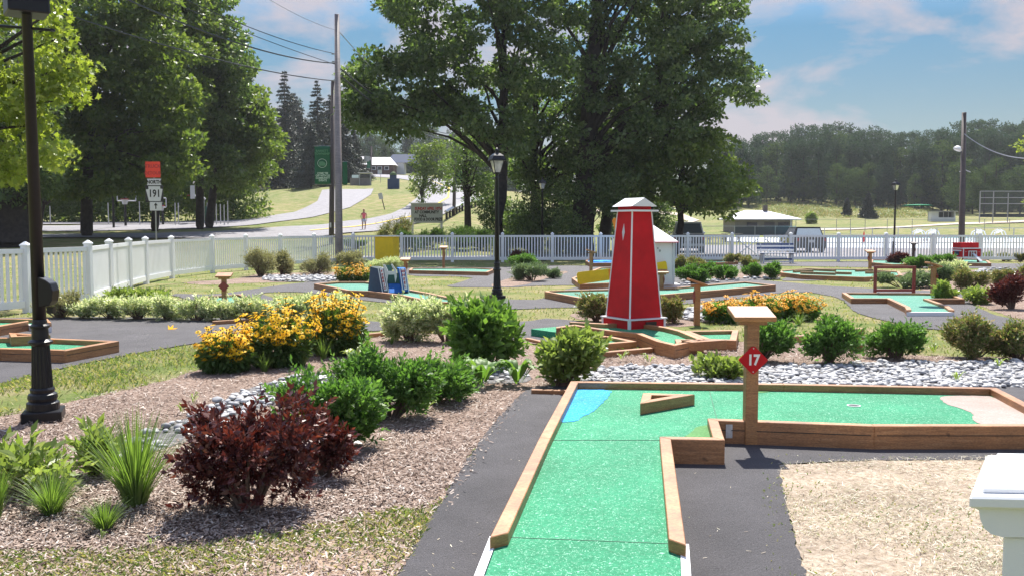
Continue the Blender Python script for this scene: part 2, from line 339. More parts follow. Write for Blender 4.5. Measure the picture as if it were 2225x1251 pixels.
class MB:
    def __init__(s): s.v = []; s.f = []
    def add(s, V, Fc):
        n = len(s.v); s.v += [tuple(x) for x in V]; s.f += [tuple(i + n for i in f) for f in Fc]; return s
    def box(s, c, d, rz=0, rx=0, ry=0):
        x, y, z = (q / 2 for q in d); mt = Matrix.Translation(c) @ Matrix.Rotation(rz, 4, 'Z') @ Matrix.Rotation(rx, 4, 'X') @ Matrix.Rotation(ry, 4, 'Y')
        V = [mt @ Vector((a * x, b_ * y, c_ * z)) for c_ in (-1, 1) for b_ in (-1, 1) for a in (-1, 1)]
        return s.add(V, [(0, 2, 3, 1), (4, 5, 7, 6), (0, 1, 5, 4), (2, 6, 7, 3), (0, 4, 6, 2), (1, 3, 7, 5)])
    def prism(s, pts, z0, z1):                       # pts: xy polygon
        a = sum(pts[i][0] * pts[(i + 1) % len(pts)][1] - pts[(i + 1) % len(pts)][0] * pts[i][1] for i in range(len(pts)))
        if a < 0: pts = pts[::-1]
        n = len(pts); V = [(p[0], p[1], z0) for p in pts] + [(p[0], p[1], z1) for p in pts]
        return s.add(V, [tuple(range(n))[::-1], tuple(range(n, 2 * n))] + [(i, (i + 1) % n, n + (i + 1) % n, n + i) for i in range(n)])
    def slab(s, pts, o, ux, uy, t):                  # polygon in plane (o, ux, uy), thickness t along the normal
        ux, uy, o = Vector(ux), Vector(uy), Vector(o); nn = ux.cross(uy).normalized() * t; n = len(pts)
        V = [o + ux * p[0] + uy * p[1] for p in pts]; V += [v + nn for v in V]
        return s.add(V, [tuple(range(n))[::-1], tuple(range(n, 2 * n))] + [(i, (i + 1) % n, n + (i + 1) % n, n + i) for i in range(n)])
    def tube(s, pts, rad, n=8, cap=True):
        pts = [Vector(p) for p in pts]; rad = rad if hasattr(rad, '__len__') else [rad] * len(pts); V = []; Fc = []
        for i, p in enumerate(pts):
            t = (pts[min(i + 1, len(pts) - 1)] - pts[max(i - 1, 0)]).normalized()
            a = t.cross(Vector((0, 0, 1))); a = Vector((1, 0, 0)) if a.length < 1e-3 else a.normalized(); b_ = t.cross(a)
            V += [p + (a * math.cos(q) + b_ * math.sin(q)) * rad[i] for q in [2 * math.pi * j / n for j in range(n)]]
        for i in range(len(pts) - 1):
            Fc += [(i * n + j, i * n + (j + 1) % n, (i + 1) * n + (j + 1) % n, (i + 1) * n + j) for j in range(n)]
        if cap: Fc += [tuple(range(n)), tuple(range((len(pts) - 1) * n, len(pts) * n))[::-1]]
        return s.add(V, Fc)
    def lathe(s, prof, n=16, c=(0, 0, 0), rot=0, flute=0):   # prof: (r, z)
        V = []; Fc = []
        for r, z in prof:
            for j in range(n):
                q = rot + 2 * math.pi * j / n; rr = r * (1 - (flute if j % 2 else 0)); V.append((c[0] + rr * math.cos(q), c[1] + rr * math.sin(q), c[2] + z))
        m_ = len(prof)
        for i in range(m_ - 1): Fc += [(i * n + j, i * n + (j + 1) % n, (i + 1) * n + (j + 1) % n, (i + 1) * n + j) for j in range(n)]
        Fc += [tuple(range(n))[::-1], tuple(range((m_ - 1) * n, m_ * n))]
        return s.add(V, Fc)
    def build(s, name, mat, parent=None, loc=None, smooth=False, bevel=0):
        me = bpy.data.meshes.new(name); me.from_pydata([tuple(v) for v in s.v], [], s.f); me.update()
        bm = bmesh.new(); bm.from_mesh(me)
        if bevel:
            bmesh.ops.bevel(bm, geom=[e for e in bm.edges if e.is_manifold and e.calc_face_angle(0) > 0.5], offset=bevel, segments=1, affect='EDGES')
        bmesh.ops.recalc_face_normals(bm, faces=bm.faces); bm.to_mesh(me); bm.free()
        return link(name, me, mat, parent, loc, smooth)
def area(p): return sum(p[i][0] * p[(i + 1) % len(p)][1] - p[(i + 1) % len(p)][0] * p[i][1] for i in range(len(p))) / 2
def inpoly(poly, X, Y):
    X = np.asarray(X); Y = np.asarray(Y); ins = np.zeros(X.shape, bool); n = len(poly)
    for i in range(n):
        x0, y0 = poly[i][:2]; x1, y1 = poly[(i + 1) % n][:2]
        if y0 == y1: continue
        c = ((y0 > Y) != (y1 > Y)) & (X < (x1 - x0) * (Y - y0) / (y1 - y0) + x0); ins ^= c
    return ins
def rough_edge(pts, step, amp):
    o = []
    for i in range(len(pts)):
        a = Vector(pts[i][:2]); b_ = Vector(pts[(i + 1) % len(pts)][:2]); L = (b_ - a).length; n = max(1, min(80, int(L / step)))
        nrm = Vector((-(b_ - a).y, (b_ - a).x)).normalized() if L > 1e-6 else Vector((0, 0))
        for k in range(n): o.append(a.lerp(b_, k / n) + nrm * (random.uniform(-amp, amp) if k else 0))
    return o
SHEETS = []                                          # world polygons of everything that is not lawn
def smooth_poly(pts):                                # one Chaikin pass
    o = []
    for i in range(len(pts)):
        a = Vector(pts[i][:2]); b_ = Vector(pts[(i + 1) % len(pts)][:2]); o += [a.lerp(b_, 0.22), a.lerp(b_, 0.78)]
    return o
def sheet(name, pxs, z, mat, rough=0.03, step=0.12, sm=True, thick=True):
    P = [G(*p) for p in pxs]
    P2 = smooth_poly(P) if sm else [Vector(p[:2]) for p in P]
    SHEETS.append(P2)
    Q = rough_edge(P2, step, rough) if rough else P2
    bm = bmesh.new(); vs = [bm.verts.new((p.x, p.y, z)) for p in Q]; f = bm.faces.new(vs)
    if f.normal.z < 0: f.normal_flip()
    bm.normal_update()
    if bm.faces[:][0].normal.z < 0: bmesh.ops.reverse_faces(bm, faces=bm.faces)
    bmesh.ops.triangulate(bm, faces=bm.faces[:])
    me = bpy.data.meshes.new(name); bm.to_mesh(me); bm.free()
    o = link(name, me, mat); tag(o, kind='structure'); return P2
def leaf_mesh(name, P, A, L, Wd, bend=0.0, star=False):
    """P points, A axes (unit), L lengths, Wd widths: one folded leaf each"""
    n = len(P); A = A / np.maximum(1e-6, np.linalg.norm(A, axis=1, keepdims=True))
    rv = rng.normal(size=(n, 3)); S = np.cross(A, rv); S /= np.maximum(1e-6, np.linalg.norm(S, axis=1, keepdims=True)); N_ = np.cross(A, S)
    L = np.broadcast_to(L, (n,))[:, None]; Wd = np.broadcast_to(Wd, (n,))[:, None]
    if star:
        ang = np.array([0, 20, 50, 75, 105, 180, 255, 285, 310, 340]) * math.pi / 180; rad = np.array([1, .45, .85, .4, .7, .25, .7, .4, .85, .45])
        V = np.stack([P + A * L * .5 * (rad[k] * math.cos(ang[k])) + S * L * .5 * (rad[k] * math.sin(ang[k])) + N_ * L * .12 * (k % 2) for k in range(10)], 1)
        return fastmesh(name, V.reshape(-1, 3), np.arange(n * 10).reshape(n, 10))
    V = np.stack([P, P + A * L * .45 + S * Wd * .5 + N_ * L * .08, P + A * L - N_ * L * bend, P + A * L * .45 - S * Wd * .5 + N_ * L * .08], 1)
    return fastmesh(name, V.reshape(-1, 3), np.arange(n * 4).reshape(n, 4))
def text(body, size, parent, loc, rot, mat, name='lettering', sx=1.0, align='CENTER', thick=0.002, bold=0.0):
    cu = bpy.data.curves.new(name, 'FONT'); cu.body = body; cu.size = size; cu.align_x = align; cu.align_y = 'CENTER'; cu.extrude = thick; cu.offset = bold; cu.resolution_u = 2
    t = bpy.data.objects.new(name, cu); C.objects.link(t); dg = bpy.context.evaluated_depsgraph_get()
    me = bpy.data.meshes.new_from_object(t.evaluated_get(dg)); bpy.data.objects.remove(t)
    o = link(name, me, mat, parent, loc); o.rotation_euler = rot; o.scale = (sx, 1, 1); return o
def copy_thing(src, loc, label, rz=None, scale=None, group=None):
    def cp_(o, par):
        c = o.copy(); C.objects.link(c); c.parent = par
        for ch in o.children: cp_(ch, c)
        return c
    r = cp_(src, None); r.location = loc; r['label'] = label
    if rz is not None: r.rotation_euler = (0, 0, rz)
    if scale is not None: r.scale = scale
    if group: r['group'] = group
    return r
# ================================================================ ground
ys = np.concatenate([np.arange(-14, 42, 4.0), np.arange(42, 250, 1.6), np.arange(250, 420, 8.0), [480, 560, 700, 900, 1300, 1900]])
ss = np.linspace(-1.7, 1.7, 300)
GX = ss[None, :] * (ys[:, None] + 26); GY = np.repeat(ys[:, None], len(ss), 1); GZ = tz(GX, GY)
nr, ncol = GX.shape; idx = np.arange(nr * ncol).reshape(nr, ncol)
Fq = np.stack([idx[:-1, :-1], idx[:-1, 1:], idx[1:, 1:], idx[1:, :-1]], -1).reshape(-1, 4)
lawn = link('ground', fastmesh('ground', np.stack([GX, GY, GZ], -1), Fq), 'lawn', smooth=True); tag(lawn, kind='structure')
# paths of black asphalt
sheet('asphalt_path', [(700, 1600), (868, 1251), (905, 1185), (950, 1105), (1005, 1015), (1062, 935), (1112, 876), (1152, 842), (1242, 838), (1700, 850), (2150, 842), (2400, 845), (2600, 1000), (1695, 1003), (1694, 1040), (1712, 1110), (1735, 1200), (1755, 1270), (1850, 1600)], 0.013, 'asphalt', 0.012, 0.05)
sheet('asphalt_path', [(-300, 930), (0, 833), (200, 786), (440, 743), (600, 724), (790, 721), (900, 714), (1010, 724), (1160, 748), (1290, 762), (1500, 745), (1560, 735), (1200, 690), (1140, 700), (1000, 702), (860, 702), (700, 692), (460, 692), (140, 688), (-300, 700)], 0.012, 'asphalt', 0.012, 0.1)
sheet('asphalt_path', [(360, 638), (420, 655), (470, 672), (640, 668), (600, 650), (560, 637), (640, 634), (700, 640), (800, 655), (900, 662), (1010, 664), (1048, 675), (1130, 672), (1245, 668), (1350, 672), (1560, 655), (1740, 632), (1830, 648), (1853, 678), (1900, 692), (2001, 714), (2059, 718), (2150, 722), (2330, 740), (2360, 715), (2187, 694), (2110, 664), (2100, 640), (2060, 634), (1822, 624), (1686, 612), (1610, 606), (1460, 622), (1340, 618), (1240, 624), (1183, 652), (1091, 651), (1020, 653), (930, 640), (720, 612), (660, 614), (560, 627), (470, 641)], 0.012, 'asphalt', 0.02, 0.25)
sheet('asphalt_path', [(870, 600), (1034, 602), (1000, 614), (962, 624), (1054, 625), (1120, 625), (1150, 622), (1240, 620), (1500, 625), (1520, 600), (1470, 584), (1360, 578), (1240, 578), (1160, 577), (1077, 582), (880, 580)], 0.011, 'asphalt', 0.02, 0.3)
sheet('asphalt_path', [(1430, 574), (1560, 571), (1900, 568), (2140, 573), (2400, 574), (2400, 590), (2225, 584), (2120, 583), (1900, 582), (1640, 577), (1560, 600), (1480, 600)], 0.011, 'asphalt', 0.02, 0.3)
sheet('asphalt_path', [(1700, 606), (1740, 592), (1880, 600), (1960, 600), (1890, 607), (1700, 612)], 0.010, 'asphalt', 0.02, 0.3)
# beds
MULCH = []
MULCH.append(sheet('mulch_bed', [(-500, 1010), (0, 907), (120, 880), (350, 830), (450, 796), (620, 748), (780, 727), (880, 719), (1000, 730), (1155, 752), (1300, 766), (1330, 800), (1240, 842), (1150, 845), (1110, 880), (1060, 940), (1002, 1020), (940, 1110), (860, 1105), (660, 1150), (400, 1192), (0, 1205), (-500, 1210)], 0.004, 'mulch', 0.03, 0.08))
MULCH.append(sheet('mulch_bed', [(1290, 768), (1600, 742), (1720, 736), (1880, 742), (1940, 768), (2050, 775), (2400, 775), (2500, 800), (2225, 802), (1300, 812)], 0.0045, 'mulch', 0.03, 0.1))
sheet('mulch_bed', [(380, 614), (520, 606), (560, 595), (760, 590), (780, 604), (740, 612), (560, 614), (450, 620)], 0.004, 'mulch', 0.03, 0.2)
sheet('mulch_bed', [(1054, 623), (1126, 624), (1190, 605), (1245, 590), (1180, 590), (1110, 604)], 0.0135, 'mulch', 0.02, 0.2)
sheet('mulch_bed', [(1440, 606), (1480, 585), (1620, 582), (1700, 592), (1700, 604), (1600, 606), (1480, 618)], 0.0045, 'mulch', 0.03, 0.2)
MULCH.append(sheet('mulch_bed', [(1940, 610), (1960, 590), (2130, 586), (2300, 590), (2400, 715), (2225, 700), (2130, 664), (2000, 630)], 0.0045, 'mulch', 0.03, 0.2))
sheet('mulch_bed', [(1230, 690), (1260, 672), (1340, 680), (1500, 690), (1520, 712), (1330, 702)], 0.0047, 'mulch', 0.03, 0.2)
sheet('mulch_bed', [(1100, 742), (1200, 752), (1310, 771), (1330, 772), (1190, 744), (1145, 734)], 0.0142, 'mulch', 0.0, 0.2)
sheet('bare_soil', [(900, 1600), (868, 1265), (905, 1190), (948, 1108), (1010, 1010), (985, 1020), (930, 1100), (860, 1098), (660, 1142), (400, 1184), (0, 1196), (-500, 1200), (-700, 1600)], 0.0035, 'soil', 0.04, 0.08); SHEETS.pop()
STR = sheet('straw_patch', [(1690, 1004), (2700, 985), (2900, 1700), (1860, 1700), (1752, 1265), (1735, 1195), (1710, 1110), (1690, 1045)], 0.0095, 'strawground', 0.02, 0.05)
STN = []
STN.append(sheet('stone_bed', [(1285, 815), (1300, 797), (1650, 796), (1750, 795), (1830, 790), (2000, 788), (2500, 786), (2700, 870), (2240, 850), (2165, 846), (1700, 840), (1250, 834), (1200, 835), (1180, 820)], 0.009, 'stonebase', 0.03, 0.1))
STN.append(sheet('stone_bed', [(180, 990), (330, 940), (440, 890), (550, 840), (650, 816), (760, 806), (1000, 790), (1150, 800), (1160, 830), (1080, 836), (960, 826), (800, 832), (690, 852), (560, 892), (450, 945), (330, 985), (190, 1025)], 0.009, 'stonebase', 0.05, 0.15))
STN.append(sheet('stone_bed', [(560, 606), (600, 600), (720, 601), (750, 606), (720, 613), (600, 613)], 0.009, 'stonebase', 0.05, 0.2))
STN.append(sheet('stone_bed', [(1470, 692), (1500, 668), (1600, 660), (1760, 668), (1780, 690), (1600, 704), (1520, 700)], 0.0095, 'stonebase', 0.05, 0.2))
STN.append(sheet('stone_bed', [(2110, 600), (2130, 584), (2225, 586), (2400, 590), (2400, 612), (2225, 610)], 0.009, 'stonebase', 0.05, 0.2))
STN.append(sheet('stone_bed', [(1440, 618), (1620, 604), (1700, 604), (1690, 608), (1600, 610), (1480, 624)], 0.009, 'stonebase', 0.03, 0.2))

def ribbon(name, pairs, mat, off, n=5, sub=4):
    A = []; 
    for (l, r_) in pairs:
        a, b_ = (H(*l) if l[1] > 0 else None), H(*r_); A.append((a, b_))
    V = []; rows = 0
    for i in range(len(A) - 1):
        for k in range(sub + (i == len(A) - 2)):
            t = k / sub; a = A[i][0].lerp(A[i + 1][0], t); b_ = A[i][1].lerp(A[i + 1][1], t)
            for j in range(n + 1):
                p = a.lerp(b_, j / n); V.append((p.x, p.y, float(tz(p.x, p.y)) + off))
            rows += 1
    Fc = [(r_ * (n + 1) + j, r_ * (n + 1) + j + 1, (r_ + 1) * (n + 1) + j + 1, (r_ + 1) * (n + 1) + j) for r_ in range(rows - 1) for j in range(n)]
    mb = MB(); mb.v = V; mb.f = Fc; o = mb.build(name, mat)
    if o.data.polygons[0].normal.z < 0: o.data.flip_normals()
    return tag(o, kind='structure')
MAINR = [((740, 383), (740, 378)), ((860, 388), (860, 381)), ((905, 398), (960, 387)), ((918, 414), (1035, 403)), ((905, 432), (1045, 430)), ((880, 452), (1000, 455)), ((850, 466), (930, 482)), ((760, 481), (830, 502)), ((650, 493), (700, 515)), ((500, 503), (520, 519)), ((350, 509), (340, 520)), ((100, 512), (80, 519)), ((-250, 512), (-250, 519))]
ribbon('road', MAINR, 'road', 0.08, 14, 8)
cl = [((l[0] * .5 + r_[0] * .5 - 3, l[1] * .5 + r_[1] * .5 - 0.25), (l[0] * .5 + r_[0] * .5 + 1, l[1] * .5 + r_[1] * .5 + 0.25)) for l, r_ in MAINR[2:9]]
ribbon('road_line', cl, 'yellow', 0.12, 1, 8)
ribbon('driveway', [((812, 411), (700, 414)), ((806, 424), (690, 438)), ((760, 452), (640, 462)), ((680, 473), (560, 476)), ((560, 489), (470, 482)), ((400, 499), (380, 487)), ((200, 504), (150, 492)), ((-250, 505), (-250, 493))], 'road', 0.06, 14, 8)
ribbon('court', [((520, 486), (480, 484.5)), ((350, 489), (350, 483.5)), ((60, 490), (60, 484)), ((-250, 490), (-250, 484))], 'road', 0.10, 6, 6)
def flat(name, pts, mat, z):
    mb = MB(); P = [(*G(px, py)[:2],) for px, py in pts]; mb.v = [(x, y, z) for x, y in P]; mb.f = [tuple(range(len(P)))]
    o = mb.build(name, mat); 
    if o.data.polygons[0].normal.z < 0: o.data.flip_normals()
    return tag(o, kind='structure')
flat('parking_lot', [(1465, 563.5), (1465, 534), (1700, 532), (2600, 536), (2700, 563)], 'lot', 0.02)
flat('service_road', [(750, 566), (750, 553), (1330, 553), (1330, 566)], 'road', 0.02)
flat('pool_deck', [(1680, 538), (1700, 529.6), (2800, 529.6), (2800, 540), (2000, 541)], 'deck', 0.035)
def tpatch(name, px0, px1, d0, d1, mat, off, n=30, m_=8):
    V = []
    for i in range(m_ + 1):
        d = d0 + (d1 - d0) * i / m_
        for j in range(n + 1):
            p = ground(px0 + (px1 - px0) * j / n, d); V.append((p.x, p.y, p.z + off))
    Fc = [(i * (n + 1) + j, i * (n + 1) + j + 1, (i + 1) * (n + 1) + j + 1, (i + 1) * (n + 1) + j) for i in range(m_) for j in range(n)]
    mb = MB(); mb.v = V; mb.f = Fc; o = mb.build(name, mat)
    if o.data.polygons[0].normal.z < 0: o.data.flip_normals()
    return tag(o, kind='structure')
tpatch('pool_deck', 1580, 2700, 84, 95, 'deck', 0.05)
tpatch('pool_water', 1690, 2700, 95.2, 103, 'poolwater', 0.06)
ribbon('infield', [((1735, 503), (1735, 500)), ((1850, 500.5), (1850, 497)), ((1990, 494), (1990, 491)), ((2080, 489), (2090, 485)), ((2225, 484.5), (2225, 480)), ((2500, 484), (2500, 479))], 'dirt', 0.10, 3, 6)
ribbon('trail', [((1200, 447), (1200, 444)), ((1340, 458), (1340, 453)), ((1470, 470), (1480, 465)), ((1500, 486), (1520, 480))], 'dirt', 0.12, 3, 8)

# ================================================================ loose ground cover
def img_sample(n, x0, x1, y0, y1, pw=1.0):
    px = rng.uniform(x0, x1, n); py = y0 + (y1 - y0) * rng.uniform(0, 1, n) ** pw
    u = (px - CX) / F_PX; v = -(py - CY) / F_PX; dz = -sp_ + v * cp; dy = cp + v * sp_; t = -CAMH / dz
    return np.stack([u * t, dy * t], 1)
def inside_any(P, polys):
    k = np.zeros(len(P), bool)
    for q in polys: k |= inpoly(q, P[:, 0], P[:, 1])
    return k
def flatbits(name, P, z0, L0, L1, W0, W1, tilt, mat, kind='stuff', label=None, cat=None, zr=0.02):
    n = len(P); a = rng.uniform(0, 2 * math.pi, n); el = rng.normal(0, tilt, n)
    A = np.stack([np.cos(a) * np.cos(el), np.sin(a) * np.cos(el), np.sin(el)], 1)
    S = np.stack([-np.sin(a), np.cos(a), rng.normal(0, tilt, n)], 1)
    L = (L0 + (L1 - L0) * rng.uniform(0, 1, n) ** 2)[:, None]; Wd = rng.uniform(W0, W1, n)[:, None]
    P3 = np.concatenate([P, z0 + rng.uniform(0.3, 1, n)[:, None] * zr], 1)
    V = np.stack([P3 - A * L / 2 - S * Wd / 2, P3 + A * L / 2 - S * Wd * .35, P3 + A * L / 2 + S * Wd * .35, P3 - A * L / 2 + S * Wd / 2], 1)
    V[:, :, 2] = np.maximum(V[:, :, 2], z0 + 0.001)
    o = link(name, fastmesh(name, V, np.arange(n * 4).reshape(n, 4)), mat); return tag(o, label, cat, kind=kind)
P = np.concatenate([img_sample(98000, -60, 1330, 720, 1230), img_sample(16000, 1280, 2300, 735, 810), img_sample(3000, 1950, 2300, 590, 710)])
P = P[inside_any(P, MULCH) & ~inside_any(P, STN)]; P = P + rng.normal(size=P.shape) * .06
P2_ = img_sample(9000, -60, 1000, 1040, 1300); P2_ = P2_[~inside_any(P2_, SHEETS)]; P = np.concatenate([P, P2_])
flatbits('mulch_chips', P, 0.005, 0.010, 0.060, 0.004, 0.011, 0.28, 'chips', label='shredded brown and grey bark mulch covering the planting beds', cat='mulch')
P = np.concatenate([img_sample(26000, 1650, 2300, 985, 1300)]); P = P[inside_any(P, [STR])]; P = P[np.sin(P[:, 0] * 3.7 + 1.5 * np.sin(P[:, 1] * 4.1)) + np.sin(P[:, 1] * 5.3 + np.sin(P[:, 0] * 4.9)) + rng.normal(0, .9, len(P)) > -.5]
flatbits('straw', P, 0.010, 0.008, 0.06, 0.0012, 0.0035, 0.3, 'straw', label='dry pale straw scattered over the lawn at bottom right', cat='straw')
P = np.concatenate([img_sample(2600, 820, 1500, 850, 1290), img_sample(1200, 1480, 2300, 960, 1290), img_sample(1200, -50, 900, 690, 840)])
edge_ = [SHEETS[0], SHEETS[1]]; P = P[inside_any(P, edge_)]; P = P[rng.uniform(size=len(P)) < .07]
flatbits('path_debris', P, 0.014, 0.006, 0.03, 0.002, 0.007, 0.2, 'straw', label='scattered bits of straw and bark lying on the asphalt paths', cat='debris', zr=.004)
# river stones
ico = bmesh.new(); bmesh.ops.create_icosphere(ico, subdivisions=2, radius=1); IV = np.array([v.co[:] for v in ico.verts]); IF = np.array([[v.index for v in f.verts] for f in ico.faces]); ico.free()
def stones(name, P, s0, s1, z0, label):
    n = len(P); a = rng.uniform(0, math.pi, n); s = s0 + (s1 - s0) * rng.uniform(0, 1, n) ** 1.5
    sc3 = np.stack([s * rng.uniform(.8, 1.25, n), s * rng.uniform(.55, .9, n), s * rng.uniform(.35, .55, n)], 1)
    V = IV[None] * sc3[:, None, :]
    V = V * (1 + 0.16 * np.sin(3 * IV[None, :, 0] + a[:, None] * 9) [:, :, None])
    ca, sa = np.cos(a)[:, None], np.sin(a)[:, None]
    V = np.stack([V[:, :, 0] * ca - V[:, :, 1] * sa, V[:, :, 0] * sa + V[:, :, 1] * ca, V[:, :, 2] + rng.normal(0, .1, n)[:, None] * V[:, :, 0]], 2)
    V[:, :, :2] += P[:, None, :]; V[:, :, 2] += z0 + sc3[:, 2][:, None] * rng.uniform(.5, 1.5, n)[:, None]
    Fc = (IF[None] + (np.arange(n) * len(IV))[:, None, None]).reshape(-1, 3)
    o = link(name, fastmesh(name, V, Fc), 'stone', smooth=True); return tag(o, label, 'stones', kind='stuff')
P = np.concatenate([img_sample(4200, 1180, 2300, 786, 844)]); P = P[inside_any(P, STN[:1])]
stones('river_stones', P, 0.019, 0.046, 0.006, 'pale grey river stones filling the strip behind the back rail of hole 17')
P = np.concatenate([img_sample(1500, 100, 1160, 785, 900), img_sample(900, 100, 700, 860, 1075)]); P = P[inside_any(P, STN[1:2])]
stones('river_stones', P, 0.022, 0.055, 0.006, 'pale river stones running diagonally behind the green and dark red shrubs')
P = np.concatenate([img_sample(900, 550, 760, 596, 614), img_sample(900, 1470, 1780, 658, 705), img_sample(800, 2110, 2300, 582, 612), img_sample(300, 1440, 1700, 600, 624)]); P = P[inside_any(P, STN[2:])]
stones('river_stones', P, 0.04, 0.08, 0.006, 'white stones in the small beds farther back across the course')
# lawn blades
HOLES = []
def grass_field(n_, x0, x1, y0, y1, hl, name, label, keep=None, polys=None, pw=1.0):
    P = img_sample(n_, x0, x1, y0, y1, pw); k = ~inside_any(P, polys if polys is not None else SHEETS)
    P = P[k]
    # clumps: keep where a cheap noise is high
    q = np.sin(P[:, 0] * 2.1 + 1.3 * np.sin(P[:, 1] * 1.7)) + np.sin(P[:, 1] * 2.9 + np.sin(P[:, 0] * 3.1)) + rng.normal(0, .8, len(P))
    P = P[q > -0.3]; n = len(P); d = P[:, 1]
    a = rng.uniform(0, 2 * math.pi, n); h = hl * rng.uniform(.4, 1.3, n) * (1 + d / 60); ln = rng.uniform(.2, 1.1, n)
    D = np.stack([np.cos(a) * ln, np.sin(a) * ln, np.ones(n)], 1); Sd = np.stack([-np.sin(a), np.cos(a), np.zeros(n)], 1)
    wd = (0.0022 + 0.00035 * d)[:, None] * rng.uniform(.7, 1.4, n)[:, None]
    P3 = np.concatenate([P, np.zeros((n, 1))], 1); h = h[:, None]
    V = np.stack([P3 - Sd * wd, P3 + Sd * wd, P3 + D * h * .6 * [1, 1, 1.1] + Sd * wd * .7, P3 + D * h * [1.25, 1.25, .85]], 1)
    o = link(name, fastmesh(name, V, np.arange(n * 4).reshape(n, 4)), 'blade'); return tag(o, label, 'grass', kind='stuff')
grass_field(30000, -60, 1000, 1080, 1300, 0.03, 'grass', 'short patchy green grass along the bottom left edge', polys=SHEETS)
grass_field(34000, -60, 700, 725, 930, 0.04, 'grass', 'green and straw coloured grass between asphalt path and mulch on the left')
grass_field(5000, 1660, 2300, 990, 1300, 0.022, 'grass', 'thin green shoots coming up through the straw at bottom right', polys=[])
grass_field(42000, -60, 2300, 566, 800, 0.035, 'grass', 'dry patchy lawn between the paths of the course')

# ================================================================ picket fence
FP = [(-420, 728), (-235, 706), (-95, 694), (60, 679), (195, 662), (240, 644), (282, 628), (318, 617), (374, 605), (462, 593), (535, 587), (610, 581.5), (683, 575.5), (768, 571), (873, 570), (983, 570), (1092, 570), (1200, 570), (1305, 570), (1400, 570), (1494, 569.5), (1590, 569)]
FP2 = [(1717, 569), (1821, 569), (1924, 569), (2026, 569), (2127, 569), (2232, 569), (2340, 569)]
fence = empty('picket_fence', G(983, 570), 'long white vinyl picket fence with capped posts around the golf course', 'fence')
FB = fence.location.copy()
post_me = None
def fpost(p):
    global post_me
    if post_me is None:
        o = MB().box((0, 0, 0.61), (0.125, 0.125, 1.22)).build('post', 'vinyl', fence); c = MB().lathe([(0.105, 1.222), (0.105, 1.245), (0.012, 1.305)], 4, rot=math.pi / 4).build('cap', 'vinyl', o); post_me = (o, c)
    else:
        o = post_me[0].copy(); C.objects.link(o); c = post_me[1].copy(); C.objects.link(c); c.parent = o; o.parent = fence
    o.location = p - FB; return o
def fpanel(a, b_, parent=fence, name='panel', base=FB, gate=False):
    d = b_ - a; L = d.length; rz = math.atan2(d.y, d.x); x0, x1 = 0.0655, L - 0.0655
    mb = MB(); mb.box(((x0 + x1) / 2, 0, 1.13), (x1 - x0, 0.05, 0.085)); mb.box(((x0 + x1) / 2, 0, 0.16), (x1 - x0, 0.05, 0.13))
    n = max(2, int(round((x1 - x0) / 0.128)))
    for i in range(n):
        x = x0 + (i + .5) * (x1 - x0) / n; mb.box((x, 0, 0.656), (0.058, 0.022, 0.862))
    if gate:
        for s in (1, -1): mb.tube([(x0 + .08, -0.036, .30 if s > 0 else 1.0), (x1 - .08, -0.036, 1.0 if s > 0 else .30)], 0.022, 4)
    o = mb.build(name, 'vinyl', parent); o.location = a - base; o.rotation_euler = (0, 0, rz); return o
pts = [G(*p) for p in FP]; pts2 = [G(*p) for p in FP2]
for p in pts + pts2: fpost(p)
for q in (pts, pts2):
    for a, b_ in zip(q, q[1:]): fpanel(a, b_)
ga, gb = pts[-1] + Vector((.075, 0, 0)), pts2[0] - Vector((.075, 0, 0)); gm = (ga + gb) / 2
g1 = empty('picket_gate', ga, 'left leaf of the white double gate with crossed diagonal braces behind the bench', 'gate', 'leaves of the white double gate')
fpanel(ga, gm - Vector((.02, 0, 0)), g1, 'gate_leaf', ga, True)
g2 = empty('picket_gate', gm, 'right leaf of the white double gate, next to the black parked car', 'gate', 'leaves of the white double gate')
fpanel(gm + Vector((.02, 0, 0)), gb, g2, 'gate_leaf', gm, True)

